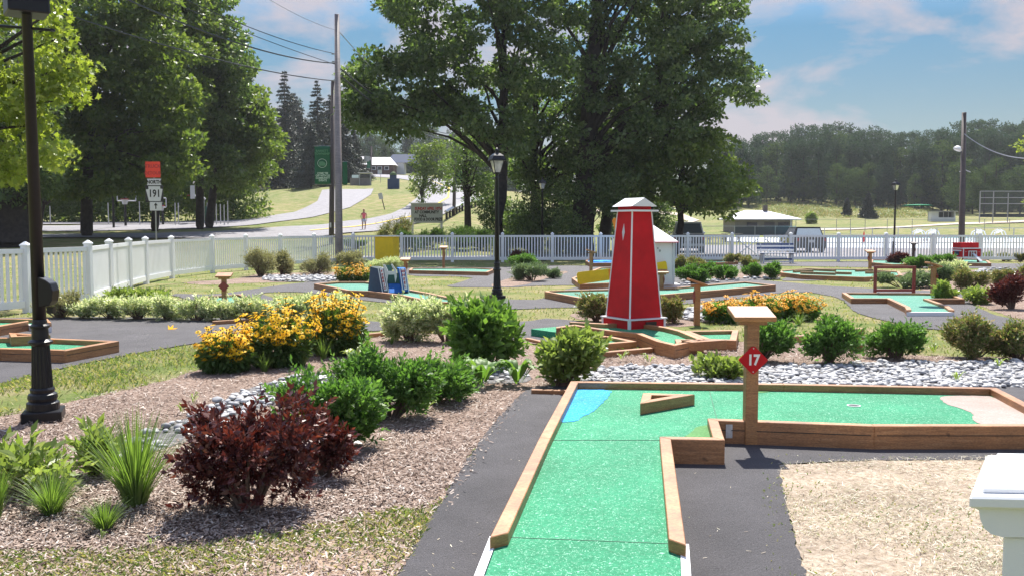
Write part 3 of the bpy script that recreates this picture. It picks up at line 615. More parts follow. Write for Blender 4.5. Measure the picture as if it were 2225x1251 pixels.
# ================================================================ golf holes
def hole(label, rim, h, drop=0.055, wd=0.085, open_=(), white=(), felt_m='feltpale', extra=None, mat='wood'):
    P = [Vector((*G(*p[:2], h)[:2],)) for p in rim]
    n = len(P); sgn = 1 if area(P) > 0 else -1
    inn = []
    for i in range(n):
        a, b_, c = P[i - 1], P[i], P[(i + 1) % n]
        e1 = (b_ - a).normalized(); e2 = (c - b_).normalized(); n1 = Vector((-e1.y, e1.x)) * sgn; n2 = Vector((-e2.y, e2.x)) * sgn
        bis = n1 + n2; bis = n1 if bis.length < .1 else bis.normalized(); k = wd / max(.45, bis.dot(n1)); inn.append(b_ + bis * k)
    cen = sum((p for p in P), Vector((0, 0))) / n; base = Vector((cen.x, cen.y, 0))
    root = empty('golf_hole', base, label, 'golf hole', 'mini golf holes')
    fz = h - drop
    loc = lambda p: (p[0] - cen.x, p[1] - cen.y)
    ft = []
    for i in range(n):
        j = (i + 1) % n
        if i in open_ or i in white:
            MB().prism([loc(P[i]), loc(P[j]), loc(inn[j]), loc(inn[i])], 0.0, fz + (0.004 if i in white else 0.0)).build('edge_board', 'white' if i in white else felt_m, root)
        else:
            o = MB().prism([loc(P[i]), loc(P[j]), loc(inn[j]), loc(inn[i])], 0.0, h).build('rail', mat, root, bevel=0.004)
            if (P[j] - P[i]).length > 0.5:                       # joint line between the two stacked boards
                e = (P[j] - P[i]).normalized(); nn = Vector((e.y, -e.x)) * sgn
                q0 = P[i] + e * .02 + nn * 0.0015; q1 = P[j] - e * .02 + nn * 0.0015
                if h > 0.1: MB().prism([loc(q0), loc(q1), loc(q1 - nn * .004), loc(q0 - nn * .004)], h * .60, h * .60 + .006).build('seam', 'ink', o)
    bm = bmesh.new(); vs = [bm.verts.new((*loc(p), fz)) for p in inn]; f = bm.faces.new(vs); bm.normal_update()
    if f.normal.z < 0: bmesh.ops.reverse_faces(bm, faces=bm.faces)
    bmesh.ops.triangulate(bm, faces=bm.faces[:]); me = bpy.data.meshes.new('turf'); bm.to_mesh(me); bm.free()
    link('turf', me, felt_m, root)
    HOLES.append(P); root['fz'] = fz
    return root, cen, fz
def patch(root, cen, z, pxs, mat, name='turf_patch', jit=0.012):
    Q = rough_edge(smooth_poly([G(*p, z) for p in pxs]), 0.05, jit)
    bm = bmesh.new(); vs = [bm.verts.new((p.x - cen.x, p.y - cen.y, z)) for p in Q]; bm.faces.new(vs); bm.normal_update()
    if bm.faces[:][0].normal.z < 0: bmesh.ops.reverse_faces(bm, faces=bm.faces)
    bmesh.ops.triangulate(bm, faces=bm.faces[:]); me = bpy.data.meshes.new(name); bm.to_mesh(me); bm.free(); return link(name, me, mat, root)
def wedge(root, cen, z, h, pxs, wd=0.075, name='wedge_board'):
    P = [Vector((*G(*p, h)[:2],)) for p in pxs]; n = len(P); sgn = 1 if area(P) > 0 else -1; inn = []
    for i in range(n):
        a, b_, c = P[i - 1], P[i], P[(i + 1) % n]; e1 = (b_ - a).normalized(); e2 = (c - b_).normalized(); n1 = Vector((-e1.y, e1.x)) * sgn; n2 = Vector((-e2.y, e2.x)) * sgn
        bis = (n1 + n2).normalized(); inn.append(b_ + bis * min(wd / max(.25, bis.dot(n1)), .22))
    L = lambda p: (p[0] - cen.x, p[1] - cen.y); w_ = None
    for i in range(n):
        j = (i + 1) % n; o = MB().prism([L(P[i]), L(P[j]), L(inn[j]), L(inn[i])], z, h).build(name, 'wood', root, bevel=0.003)
# hole 17
r17, c17, z17 = hole('largest green turf hole in the foreground, with a bright blue corner and sand patch', [(1064, 1166), (1172, 950), (1240, 827), (1700, 832), (2165, 841), (2330, 925), (1900, 925), (1561, 913), (1575, 955), (1458, 953), (1491, 1183)], 0.18, 0.06, 0.075, open_=(10,), felt_m='felt')
patch(r17, c17, z17 + .003, [(1180, 975), (1236, 846), (1330, 845), (1322, 862), (1302, 880), (1290, 892), (1262, 905), (1255, 914), (1208, 917)], 'feltblue', 'blue_patch')
patch(r17, c17, z17 + .003, [(2040, 860), (2100, 858), (2164, 860), (2300, 925), (2140, 928), (2112, 910), (2118, 898), (2085, 885), (2052, 876)], 'sand', 'sand_patch')
patch(r17, c17, z17 + .003, [(1580, 836), (1800, 841), (1760, 845), (1700, 846), (1660, 852), (1630, 853), (1600, 844)], 'rough', 'rough_patch', .006)
patch(r17, c17, z17 + .003, [(1553, 920), (1568, 951), (1482, 950), (1505, 936), (1512, 926)], 'rough', 'rough_patch', .006)
wedge(r17, c17, z17, z17 + .09, [(1391, 876), (1397, 853), (1510, 856)])
q = G(1855, 881, z17); MB().lathe([(.054, 0), (.054, .0035), (.046, .0035), (.046, 0)], 24, (q.x - c17.x, q.y - c17.y, z17 + .0015)).build('cup', 'white', r17)
MB().lathe([(.045, 0), (.045, .001)], 24, (q.x - c17.x, q.y - c17.y, z17 + .003)).build('cup_hole', 'ink', r17)
for a_, b__ in (((1178, 956), (1462, 956)), ((1538, 834), (1558, 912)), ((1078, 1166), (1484, 1182))):
    A_, B_ = G(*a_, z17), G(*b__, z17); d_ = B_ - A_; m_ = (A_ + B_) / 2; MB().box((m_.x - c17.x, m_.y - c17.y, z17 + .0015), (d_.length, .006, .003), math.atan2(d_.y, d_.x)).build('turf_seam', 'signgreen', r17)
# start mat of hole 17 with white edging
a, b_ = G(1064, 1166, .12), G(1491, 1183, .12); a2, b2 = G(1030, 1252, .12), G(1496, 1262, .12)
L = lambda p: (p[0] - c17.x, p[1] - c17.y)
ea = (b_ - a).normalized()
MB().prism([L(a + ea * .045), L(b_ - ea * .03), L(b2 - ea * .03), L(a2 + ea * .045)], .0, .121).build('start_mat', 'felt', r17)
MB().prism([L(a), L(a + ea * .04), L(a2 + ea * .04), L(a2)], .0, .125).build('edge_board', 'white', r17)
MB().prism([L(b_ - ea * .028), L(b_ + ea * .012), L(b2 + ea * .012), L(b2 - ea * .028)], .0, .125).build('edge_board', 'white', r17)
k_ = Vector((0, -.04, 0)); MB().prism([L(a2 + Vector((0, -.001, 0))), L(b2 + ea * .012 + Vector((0, -.001, 0))), L(b2 + k_ + ea * .012), L(a2 + k_)], .0, .125).build('edge_board', 'white', r17)
for px, py, hh in ((1584, 944, .1), (1484, 982, .09)):
    q = G(px, py + 22, 0); MB().box((q.x - c17.x, q.y - c17.y - .012, .105), (.055, .004, hh)).build('metal_plate', 'plate', r17)
# the others
hl, cl_, zl = hole('green turf hole at far left with a small timber wedge, behind the big lamp post', [(-260, 762), (0, 757), (142, 761), (259, 740), (110, 734), (-260, 728)], 0.155, .06, felt_m='felt')
wedge(hl, cl_, zl, .215, [(19, 722), (24, 731), (110, 727)])
MB().box((G(3, 775).x - cl_.x, G(3, 782).y - cl_.y - .01, .07), (.05, .006, .09)).build('metal_plate', 'plate', hl)
hole('green turf hole at left edge farther from the camera, next to the picket fence', [(-260, 727), (0, 708), (62, 697.5), (112, 701), (104, 692), (-260, 689)], .155, .06, white=(2,), felt_m='felt')
h, c_, z_ = hole('short green start lane behind the pale variegated hedge, with a brown score post', [(441, 643), (524, 638.5), (596, 664), (600, 676), (480, 676), (466, 664)], .12, .05)
hf, cf, zf = hole('green hole carrying the blue two-towered obstacle', [(682, 616), (755, 630.5), (798, 632), (870, 640.5), (928, 653.5), (985, 657), (1000, 650), (936, 636.5), (893, 629), (850, 620), (798, 611.5), (735, 611.5)], .14, .05, open_=(5,))
hole('low green hole in front of the yellow box and fence', [(888, 587), (1060, 591), (1077, 584), (1030, 581.5), (893, 582)], .13, .04)
hw, cw, zw = hole('green hole under the yellow windmill blades', [(1242, 604), (1260, 617), (1335, 614), (1440, 612), (1400, 578), (1302, 581.5)], .14, .045)
hole('blue surfaced hole against the fence, left of the red tower', [(1272, 567.5), (1282, 571.5), (1350, 571), (1400, 568), (1350, 563.5), (1275, 563.5)], .16, .03, felt_m='feltblue')
hg, cg, zg = hole('long green hole running behind the red tower towards the right', [(1183, 633), (1268, 648.5), (1440, 640), (1686, 619), (1618, 611.5), (1460, 625), (1188, 631)], .16, .04)
ht, ct, ztt = hole('green hole on which the red tower stands', [(1154, 705), (1209, 712), (1248, 706.5), (1315, 717), (1384, 724), (1427, 741), (1466, 750), (1530, 736), (1485, 718), (1452, 710), (1380, 700), (1315, 702), (1237, 698)], .17, .06, open_=(0, 12), felt_m='felt')
wedge(ht, ct, .06, .17, [(1466, 736), (1470, 745), (1580, 738)])
h2, c2, z2 = hole('green turf extension right of the red tower, under its brown score post', [(1484, 718), (1532, 736.5), (1600, 739), (1605, 716)], .14, .05, felt_m='felt')
hole('sunken lower lane in front of the red tower, half in shade', [(1236, 737), (1276, 750), (1384, 741), (1320, 728)], .10, .045, felt_m='felt')
hk, ck, zk = hole('angular green hole with a dark red goal frame at its back edge', [(1829, 635), (1849, 648), (1927, 648), (1966, 666), (1970, 673), (2074, 673), (2061, 664), (2017, 649), (2097, 649), (2060, 637)], .12, .045, white=(4,), open_=())
hi_, ci, zi = hole('zigzag green hole with low timber rails in the middle distance right', [(1692, 588), (1697, 592), (1740, 597), (1878, 602), (1960, 598), (1955, 590), (1885, 585), (1750, 583)], .14, .04)
for a, b_ in (((1725, 590), (1765, 588)), ((1740, 592.5), (1815, 595)), ((1815, 593), (1850, 594)), ((1760, 585.5), (1815, 588)), ((1860, 588), (1895, 587)), ((1880, 592), (1935, 592.5))):
    A_, B_ = G(*a, .14), G(*b_, .14); d = B_ - A_; m_ = (A_ + B_) / 2; MB().box((m_.x - ci.x, m_.y - ci.y, .13), (d.length, .09, .09), math.atan2(d.y, d.x)).build('cross_rail', 'wood', hi_)
hole('small green hole beside the dark red leaved bush at the back', [(1891, 570), (1940, 574.5), (1972, 574), (1960, 565), (1893, 564)], .16, .04)
hb, cb, zb = hole('green hole in front of the little red barn', [(2071, 563.5), (2098, 571.5), (2154, 572), (2147, 566), (2120, 563), (2085, 562)], .14, .04)
hole('narrow green hole lying along the fence between red tower and bench', [(1462, 568), (1560, 570.5), (1604, 569), (1600, 566), (1465, 565)], .12, .03)
# white edging boards of the beds
def board(pxa, pxb, h0, wd, label, mat='wood', z=0):
    A_, B_ = G(*pxa, h0), G(*pxb, h0); d = B_ - A_; m_ = (A_ + B_) / 2; m_.z = 0
    o = MB().box((0, 0, h0 / 2), (d.length, wd, h0), math.atan2(d.y, d.x)).build('edging_board', mat, None, m_, bevel=.004); tag(o, label, 'board', 'timber edging boards'); return o
board((780, 726), (900, 715), .06, .07, 'thin timber edging board between yellow flowers and pale shrub')
board((462, 697), (580, 690), .07, .06, 'thin timber board on the path behind the leftmost yellow flowers')
board((1144, 733), (1200, 746), .05, .06, 'short timber edging board rising behind the lime green bush')
board((1300, 765), (1598, 739), .07, .09, 'long sunlit timber edging board in front of the red tower')
board((1155, 845), (1236, 847), .05, .06, 'short timber board closing the asphalt strip at the blue corner')
board((1712, 731), (1870, 713), .10, .09, 'timber board behind the dark green shrubs right of post 17')
o = board((1852, 713), (1876, 713), .30, .09, 'short thick upright timber block behind the dark green shrubs')
# ================================================================ lamp posts
def lamp(loc, label, top, glassy=True, near=False):
    t = empty('lamp_post', loc, label, 'lamp post', 'black lantern posts')
    s = 1.0
    MB().box((0, 0, .045), (.30, .30, .09), R(20)).build('plinth', 'black', t, bevel=.008)
    MB().lathe([(.125, .09), (.125, .15), (.105, .165), (.115, .19), (.11, .22), (.09, .235), (.095, .26), (.085, .275)], 24).build('base_moulding', 'black', t, smooth=False)
    MB().lathe([(.082, .27), (.068, .62)], 32, flute=.10).build('fluted_column', 'black', t)
    MB().lathe([(.07, .62), (.094, .64), (.094, .655), (.066, .675), (.062, .76), (.075, .77), (.075, .785), (.058, .80), (.055, .825), (.05, .84)], 24).build('collar', 'black', t)
    zl = top - .55
    MB().lathe([(.052, .83), (.038, zl - .12), (.05, zl - .11), (.05, zl - .09), (.034, zl - .07), (.042, zl - .02), (.10, zl)], 20).build('pole', 'black', t, smooth=True)
    if near:
        MB().box((0, 0, zl - .02), (.30, .30, .26), R(35)).build('lantern_base', 'black', t, bevel=.01)
        MB().tube([(-.26, 0, zl - .23), (.2, 0, zl - .27)], .012, 8).build('ladder_bar', 'black', t)
        mb = MB(); mb.lathe([(.02, 0), (.02, .02)], 12, (-.26, 0, zl - .24)); mb.lathe([(.02, 0), (.02, .02)], 12, (.2, 0, zl - .28)); mb.build('bar_knob', 'black', t)
        bx = MB().slab([(0, -.13), (.08, -.12), (.11, -.08), (.12, 0), (.10, .06), (.06, .09), (0, .115)], (.025, -.06, 1.07), (1, 0, 0), (0, 0, 1), -.12).build('outlet_box', 'black', t, bevel=.006)
        MB().box((.10, 0, .91), (.05, .05, .05)).build('conduit', 'black', bx)
        zl += .10
    # lantern: frame bars, four panes, roof, finial
    h, b0, b1 = .26, .085, .165
    c4 = lambda r, z: [Vector((r * math.cos(q), r * math.sin(q), z)) for q in [math.pi / 4 + .35 + k * math.pi / 2 for k in range(4)]]
    lo, hi = c4(b0, zl + .01), c4(b1, zl + .01 + h); mb = MB()
    for a, b_ in zip(lo, hi): mb.tube([a, b_], .009, 6)
    for k in range(4): mb.tube([hi[k], hi[(k + 1) % 4]], .009, 6); mb.tube([lo[k], lo[(k + 1) % 4]], .009, 6)
    fr = mb.build('lantern_frame', 'black', t)
    for k in range(4):
        a, b_, c, d = lo[k] * 1, lo[(k + 1) % 4] * 1, hi[(k + 1) % 4] * 1, hi[k] * 1
        mb = MB(); mb.v = [tuple(x) for x in (a, b_, c, d)]; mb.f = [(0, 1, 2, 3)]; mb.build('lantern_pane', 'glass', fr)
    MB().lathe([(.02, zl + .05), (.038, zl + .10), (.03, zl + .18), (.008, zl + .24)], 10).build('bulb', 'white', t, smooth=True)
    rf = MB(); q = math.pi / 4 + .35
    rf.lathe([(.225, zl + h + .01), (.225, zl + h + .025), (.17, zl + h + .11), (.085, zl + h + .165), (.05, zl + h + .17), (.05, zl + h + .20), (.03, zl + h + .21)], 4, rot=q).build('lantern_roof', 'black', t)
    MB().lathe([(.035, zl + h + .20), (.05, zl + h + .225), (.035, zl + h + .25), (.008, zl + h + .285)], 12).build('finial', 'black', t, smooth=True)
    return t
lp = G(95, 912); l1 = lamp(lp, 'tall black lamp post nearest the camera at left, with an outlet box on its column', 3.98, near=True); l1.rotation_euler = (0, R(-.4), 0)
lamp(G(1080, 650), 'black lantern post standing on the path in the middle of the course', 3.27)
p = G(1178, 567); lamp(p, 'distant black lantern post by the fence in front of the big trees', 1.6 + 104 * p.y / 2000)
p = G(1942, 560); lamp(p, 'black lantern post at the right near the dark red bush', 1.6 + 99 * p.y / 2000)

# ================================================================ score posts
def spost(px, py, ytop, label, num=None, capt='y', rz=0.0, wpx=None, dark=False, side=0, width=.09):
    b = G(px, py); hgt = CAMH + (CY - 135.5 - ytop) * b.y / 2000 if False else W(px, ytop, b.y).z
    t = empty('score_post', b, label, 'score post', 'timber score posts', rz); m_ = 'darkpole' if dark else 'postwood'
    MB().box((0, 0, (hgt - .03) / 2), (width, width, hgt - .03)).build('post', m_, t, bevel=.004)
    tp = MB().box((0, 0, 0), (.30, .26, .035)).build('table_top', m_, t, (0, .02, hgt), bevel=.004); tp.rotation_euler = (R(13), 0, 0) if capt == 'y' else (0, R(18), 0)
    MB().prism([(-.10, .046), (.10, .046), (.10, -.046), (-.10, -.046)], hgt - .075, hgt - .035).build('bracket', m_, t)
    zc = hgt * .66; k = .105
    pts = [(-k, 0), (-k * .92, -.012), (-.012, -k * .92), (0, -k * .98), (.012, -k * .92), (k * .92, -.012), (k, 0), (k * .92, .012), (.012, k * .92), (-.012, k * .92), (-k * .92, .012)]
    if side == 0: pl = MB().slab(pts, (0, -width / 2 - .014, zc), (1, 0, 0), (0, 0, 1), -.012).build('number_plaque', 'redfr' if not num else 'red', t)
    else: pl = MB().slab(pts, (side * (width / 2 + .002), 0, zc), (0, 1, 0), (0, 0, 1), side * .012).build('number_plaque', 'redfr', t)
    if num:
        text(num, .105, pl, (0, -width / 2 - .0165, zc - .001), (R(90), 0, 0), 'text', 'number', .85, thick=.001, bold=.004)
        for s in (1, -1): MB().lathe([(.005, 0), (.005, .003)], 8).build('bolt', 'plate', pl, (0, -width / 2 - .014, zc + s * .085)).rotation_euler = (R(90), 0, 0)
    return t
spost(1629, 966, 682, 'timber score post with red diamond plaque numbered 17 in the foreground', '17')
spost(1514, 706, 613, 'brown score post with side plaque right of the red tower', None, capt='x', side=-1)
spost(488, 668, 598, 'brown score post rising from the pale variegated hedge at left', None, side=0, rz=.1)
spost(964, 583, 537, 'brown score post on the low green hole before the fence', None, side=1)
spost(881, 606, 563, 'score post with bright sunlit top right of the blue obstacle', None, side=1)
spost(1284, 603, 546, 'thin brown score post beside the left windmill blade', None, capt='x', side=1, rz=.1)
spost(1437, 640, 590, 'score post with red plaque just right of the red tower, before the white windmill', None, side=1)
spost(1890, 592, 546, 'score post with sunlit flat top in front of the fence at right', None, side=-1)
spost(2027, 648, 575, 'slim score post with tilted top at the back of the goal frame hole', None, capt='x', side=1)
spost(1984, 571, 528, 'dark thin score post against the fence near the dark red bush', None, dark=True, side=1)

# ================================================================ red tower
def frustum(mb, s0, z0, s1, z1):
    V = [(a * s0 / 2, b_ * s0 / 2, z0) for a, b_ in ((-1, -1), (1, -1), (1, 1), (-1, 1))] + [(a * s1 / 2, b_ * s1 / 2, z1) for a, b_ in ((-1, -1), (1, -1), (1, 1), (-1, 1))]
    return mb.add(V, [(3, 2, 1, 0), (4, 5, 6, 7), (0, 1, 5, 4), (1, 2, 6, 5), (2, 3, 7, 6), (3, 0, 4, 7)])
th = R(30); dc = 13.15
fc = W(1367, 721, dc); ax = Vector((math.cos(th), math.sin(th), 0)); ay = Vector((-math.sin(th), math.cos(th), 0)); S = .665
tl = Vector((fc.x, fc.y, 0)) + ax * S / 2 + ay * S / 2
tower = empty('red_tower', tl, 'tall tapered red obstacle tower with white edge trim and small white gabled roof', 'obstacle tower', rz=th)
zb0 = .10; mb = MB(); frustum(mb, S - .01, zb0, S - .01, .24); pl = mb.build('plinth', 'red', tower)
MB().box((.06, -S / 2 - .003, zb0 + .055), (.19, .03, .10)).build('ball_opening', 'ink', pl)
mb = MB(); 
for a in (-1, 1):
    for b_ in (-1, 1): mb.box((a * (S / 2 - .014), b_ * (S / 2 - .014), zb0 + .068), (.036, .036, .136))
mb.box((0, 0, .247), (S + .04, S + .04, .018)); mb.build('plinth_trim', 'white', tower)
s0, s1, z0, z1 = .575, .35, .26, 1.80
frustum(MB(), s0, z0, s1, z1).build('tower_body', 'red', tower)
mb = MB()
for a, b_ in ((-1, -1), (1, -1), (1, 1), (-1, 1)):
    mb.tube([(a * s0 / 2, b_ * s0 / 2, z0), (a * s1 / 2, b_ * s1 / 2, z1)], .012, 4)
mb.build('edge_trim', 'white', tower)
fx = lambda z: (s0 + (s1 - s0) * (z - z0) / (z1 - z0)) / 2
for s, nm in ((-1, 'diamond_vent'),):
    z = 1.50; x = -fx(z) - .003
    MB().slab([(0, -.125), (.032, 0), (0, .125), (-.032, 0)], (x, .0, z), (0, 1, 0), (.066, 0, 1), .004).build(nm, 'signwhite', tower)
MB().box((0, 0, z1 + .012), (.50, .50, .026)).build('cap_plate', 'white', tower)
MB().box((0, 0, z1 + .055), (.34, .34, .06)).build('attic', 'red', tower)
mb = MB(); e = .235; zr, zk = z1 + .075, z1 + .20       # gabled roof, ridge along y
V = [(-e, -e, zr), (e, -e, zr), (0.0, -e, zk), (-e, e, zr), (e, e, zr), (0.0, e, zk)]
mb.add(V, [(0, 1, 2), (5, 4, 3), (0, 2, 5, 3), (1, 4, 5, 2), (0, 3, 4, 1)]); mb.build('roof', 'white', tower)
# ================================================================ white windmill
wd_ = 22.4; wp = Vector((W(1402, 632, wd_).x, wd_, 0))
wm = empty('windmill', wp, 'white windmill obstacle with yellow and orange blades, partly hidden behind the red tower', 'windmill')
MB().box((.02, 0, .15), (1.5, 1.0, .10)).build('base_slab', 'white', wm)
frustum(MB(), 1.20, .2, 1.10, 1.21).build('body', 'white', wm)
mb = MB(); mb.box((.585, -.585, .70), (.045, .045, .98)); mb.build('corner_board', 'signwhite', wm)
mb = MB(); e = .67; mb.add([(-e, -e, 1.22), (e, -e, 1.22), (e, e, 1.22), (-e, e, 1.22), (-.05, 0, 1.72), (.0, 0, 1.72)], [(3, 2, 1, 0), (0, 1, 5, 4), (1, 2, 5), (2, 3, 4, 5), (3, 0, 4)]); mb.build('roof', 'white', wm)
MB().box((0, 0, 1.205), (1.36, 1.36, .024)).build('eaves_trim', 'pink', wm)
mb = MB(); mb.box((.25, -.612, 1.0), (.02, .01, .05)); mb.box((.20, -.615, 1.06), (.015, .01, .04)); mb.build('mark', 'ink', wm)
hub = W(1372, 590, wd_ - .72) - wp
MB().lathe([(.06, -.05), (.06, .08)], 14).build('hub', 'red', wm, hub).rotation_euler = (R(90), 0, 0)
def blade(tip, wpx_t, wpx_r, nm='blade'):
    T = W(tip[0], tip[1], wd_ - .74) - wp; d = T - hub; L_ = d.length; ux = d.normalized(); uy = Vector((0, -1, 0)).cross(ux)
    pw, rw = wpx_t / 90, wpx_r / 90
    o = MB().slab([(.42 * L_, -pw * .46), (L_ * .97, -pw / 2), (L_, -pw * .33), (L_, pw * .33), (L_ * .97, pw / 2), (.42 * L_, pw * .46)], hub, ux, uy, .02).build(nm, 'yellow', wm)
    MB().slab([(.02, -rw / 2), (.42 * L_ - .001, -pw * .45), (.42 * L_ - .001, pw * .45), (.02, rw / 2)], hub, ux, uy, .02).build('blade_root', 'orange', o); return o
blade((1254, 605), 26, 20); blade((1449, 577), 20, 16)
T = W(1338, 474, wd_ - .74) - wp; d = T - hub; ux = d.normalized(); uy = Vector((0, -1, 0)).cross(ux); L_ = d.length
MB().slab([(.05, -.09), (L_ * .97, -.10), (L_, -.06), (L_, .06), (L_ * .97, .10), (.05, .09)], hub, ux, uy, .02).build('blade', 'orange', wm)

# ================================================================ blue obstacle with two lettered towers
db = G(845, 641, 0.05).y; sc_b = db / 2000
def PB(px, py, dy=0): v = W(px, py, db + dy); return v
bl = Vector((PB(848, 634).x, db, 0)); bo = empty('ferris_wheel_obstacle', bl, 'blue obstacle with two slanted towers lettered down the front and a white hood between them', 'obstacle')
def q3(mb, quads, dy0, dy1, skew=0):
    n = len(quads); V = [PB(x, y, dy0) - bl for x, y in quads] + [PB(x, y, dy0) - bl + Vector((skew, dy1 - dy0, 0)) for x, y in quads]
    return mb.add(V, [tuple(range(n)), tuple(range(n, 2 * n))[::-1]] + [(i, (i + 1) % n, n + (i + 1) % n, n + i) for i in range(n)])
# left tower
V = [PB(*p, dy) - bl for p, dy in (((830, 637), 0), ((846, 635), .0), ((836, 584), .12), ((822, 584), .12), ((799, 633), .62), ((816, 632), .62), ((820, 583), .5), ((805, 580), .5))]
mb = MB().add(V, [(0, 1, 2, 3), (5, 4, 7, 6), (4, 0, 3, 7), (1, 5, 6, 2), (3, 2, 6, 7), (4, 5, 1, 0)]); lt = mb.build('left_tower', 'navy', bo)
V = [PB(*p, dy) - bl for p, dy in (((874, 634), 0), ((890, 633), .0), ((882, 583), .12), ((868, 584), .12), ((868, 632), .62), ((884, 632), .62), ((878, 581), .5), ((862, 581), .5))]
mb = MB().add(V, [(0, 1, 2, 3), (5, 4, 7, 6), (4, 0, 3, 7), (1, 5, 6, 2), (3, 2, 6, 7), (4, 5, 1, 0)]); rt = mb.build('right_tower', 'blue', bo)
def strip(par, a, b_, w0, w1, mat, nm, dyl=.012):      # slanted strip on a tower front
    B0 = PB(*a, -dyl) - bl; T0 = PB(*b_, .12 - dyl) - bl; x0, x1 = w0 * sc_b, w1 * sc_b
    mb = MB(); V = [B0 + Vector((x0, 0, 0)), B0 + Vector((x1, 0, 0)), T0 + Vector((x1, 0, 0)), T0 + Vector((x0, 0, 0))]; V += [v + Vector((0, .006, 0)) for v in V]
    return mb.add(V, [(0, 1, 2, 3), (7, 6, 5, 4), (0, 4, 5, 1), (1, 5, 6, 2), (2, 6, 7, 3), (3, 7, 4, 0)]).build(nm, mat, par)
for par, bx, tx, by, ty, wrd in ((lt, 838, 828.5, 636.5, 584, 'FERRIS'), (rt, 882, 875, 634, 583.5, 'WHEEL')):
    strip(par, (bx, by), (tx, ty), -7.5, -5.6, 'white', 'edge_strip'); strip(par, (bx, by), (tx, ty), 5.6, 7.5, 'white', 'edge_strip')
    strip(par, (bx, by - 5), (tx, ty), -3.3, 3.3, 'white', 'name_strip', .016)
    n = len(wrd)
    for i, chh in enumerate(wrd):
        f = (i + .6) / (n + .3); x = tx + (bx - tx) * f * .93; y = ty + 2 + (by - 8 - ty) * f
        p = PB(x, y, .12 * (1 - f) - .024) - bl; text(chh, .085, par, p, (R(90), 0, 0), 'signdark', 'letter', 1.0, thick=.001, bold=.003)
q3(MB(), [(840, 635), (878, 634), (870, 594), (838, 594)], .34, .37).build('dark_inside_board', 'greengrey', bo)  # dark-coloured board stands in for the shade inside the obstacle
V = [PB(*p, dy) - bl for p, dy in (((846, 635.5), 0), ((876, 634.5), 0), ((868, 616), .3), ((844, 616), .3))]; V += [v - Vector((0, 0, .015)) for v in V]
MB().add(V, [(0, 1, 2, 3), (7, 6, 5, 4), (0, 4, 5, 1), (1, 5, 6, 2), (2, 6, 7, 3), (3, 7, 4, 0)]).build('ramp', 'blue', bo)
# hood: side walls, front lip, dark sheet painted as the shaded opening behind
for qd, dy in (([(832, 575), (836, 575), (843, 588), (843, 597), (841, 612), (838, 600)], .02), ([(849, 574), (852, 574), (861, 587), (862, 602), (859, 614), (857, 600), (856, 588)], .02)):
    q3(MB(), qd, dy, dy + .03, 0).build('hood_side', 'signwhite', bo)
q3(MB(), [(842, 590), (860, 589), (860, 597), (842, 597)], .0, .03).build('hood_front', 'signwhite', bo)
q3(MB(), [(838, 576), (851, 576), (852, 590), (842, 590)], .22, .24).build('hood_dark_inside', 'greengrey', bo)
q3(MB(), [(805, 579), (824, 579), (836, 583.5), (822, 584)], .10, .12).build('top_board', 'white', bo)

# ================================================================ yellow cabinet
d = 37.6; a = W(813, 516, d); b_ = W(855, 516, d); t = empty('yellow_cabinet', Vector(((a.x + b_.x) / 2, d, 0)), 'plain yellow box cabinet standing in front of the picket fence', 'cabinet', rz=R(-18))
hh = a.z; ww = (b_.x - a.x) / .96; MB().box((0, .3, hh / 2), (ww, .6, hh)).build('cabinet_body', 'yellow', t, bevel=.01)
MB().box((0, .3, hh + .012), (ww + .03, .63, .022)).build('lid', 'yellow', t); MB().box((0, -.004, hh * .5), (ww * .88, .01, hh * .9)).build('door', 'yellow', t, bevel=.003)

# ================================================================ red barn
d = 37.6; cx0 = W(2111, 560, d).x; t = empty('toy_barn', Vector((cx0, d, 0)), 'small red barn obstacle with white trim and double doors on the hole at far right', 'obstacle barn', rz=R(6))
k = d / 2000
zf = lambda py: zat(py, d)
MB().box((0, .35, (zf(559) + zf(541)) / 2), (43 * k, .68, zf(541) - zf(559))).build('front_block', 'red', t)
MB().box((-1 * k, .40, (zf(541) + zf(527.5)) / 2), (42 * k, .56, zf(541) - zf(527.5) if False else zf(527.5) - zf(541))).build('upper_block', 'red', t)
MB().box((-21.9 * k, .38, (zf(556) + zf(547)) / 2), (.02, .3, 9 * k)).build('side_window', 'navy', t); MB().box((-22.0 * k, .38, zf(545)), (.03, .62, .05)).build('side_trim', 'white', t)
MB().box((0, .33, zf(540)), (46 * k, .78, .035)).build('cornice', 'white', t)
mb = MB(); 
for x in (-21, 21): mb.box((x * k, -.06, (zf(559) + zf(541)) / 2), (.03, .02, zf(541) - zf(559)))
mb.box((0, -.06, zf(559)), (43 * k, .02, .04)); mb.build('corner_trim', 'white', t)
dr = MB().box((0, -.055, zf(552.5)), (15 * k, .02, 13 * k)).build('double_door', 'redfr', t); mb = MB()
for x in (-9, -2.5, 2.5, 9): mb.box((x * k, -.07, zf(552.5)), (.022, .02, 13.5 * k))
mb.box((0, -.0705, zf(546)), (19 * k, .018, .025)); mb.build('door_trim', 'white', dr)
mb = MB(); mb.lathe([(.025, 0), (.025, .01)], 10, (-15 * k, -.06, zf(548))); mb.lathe([(.025, 0), (.025, .01)], 10, (15 * k, -.06, zf(548))); mb.build('lamp', 'white', t)
V = [(-.03, -.1, zf(551)), (.07, -.1, zf(551)), (.17, -.5, .16), (.04, -.5, .16)]; V += [(x, y, z - .02) for x, y, z in V]
MB().add(V, [(0, 1, 2, 3), (7, 6, 5, 4), (0, 4, 5, 1), (1, 5, 6, 2), (2, 6, 7, 3), (3, 7, 4, 0)]).build('ramp', 'silver', t)
mb = MB()
for x in (-19, 19): mb.box((x * k, .1, .12), (.07, .07, zf(559)))
mb.build('foot', 'redfr', t)
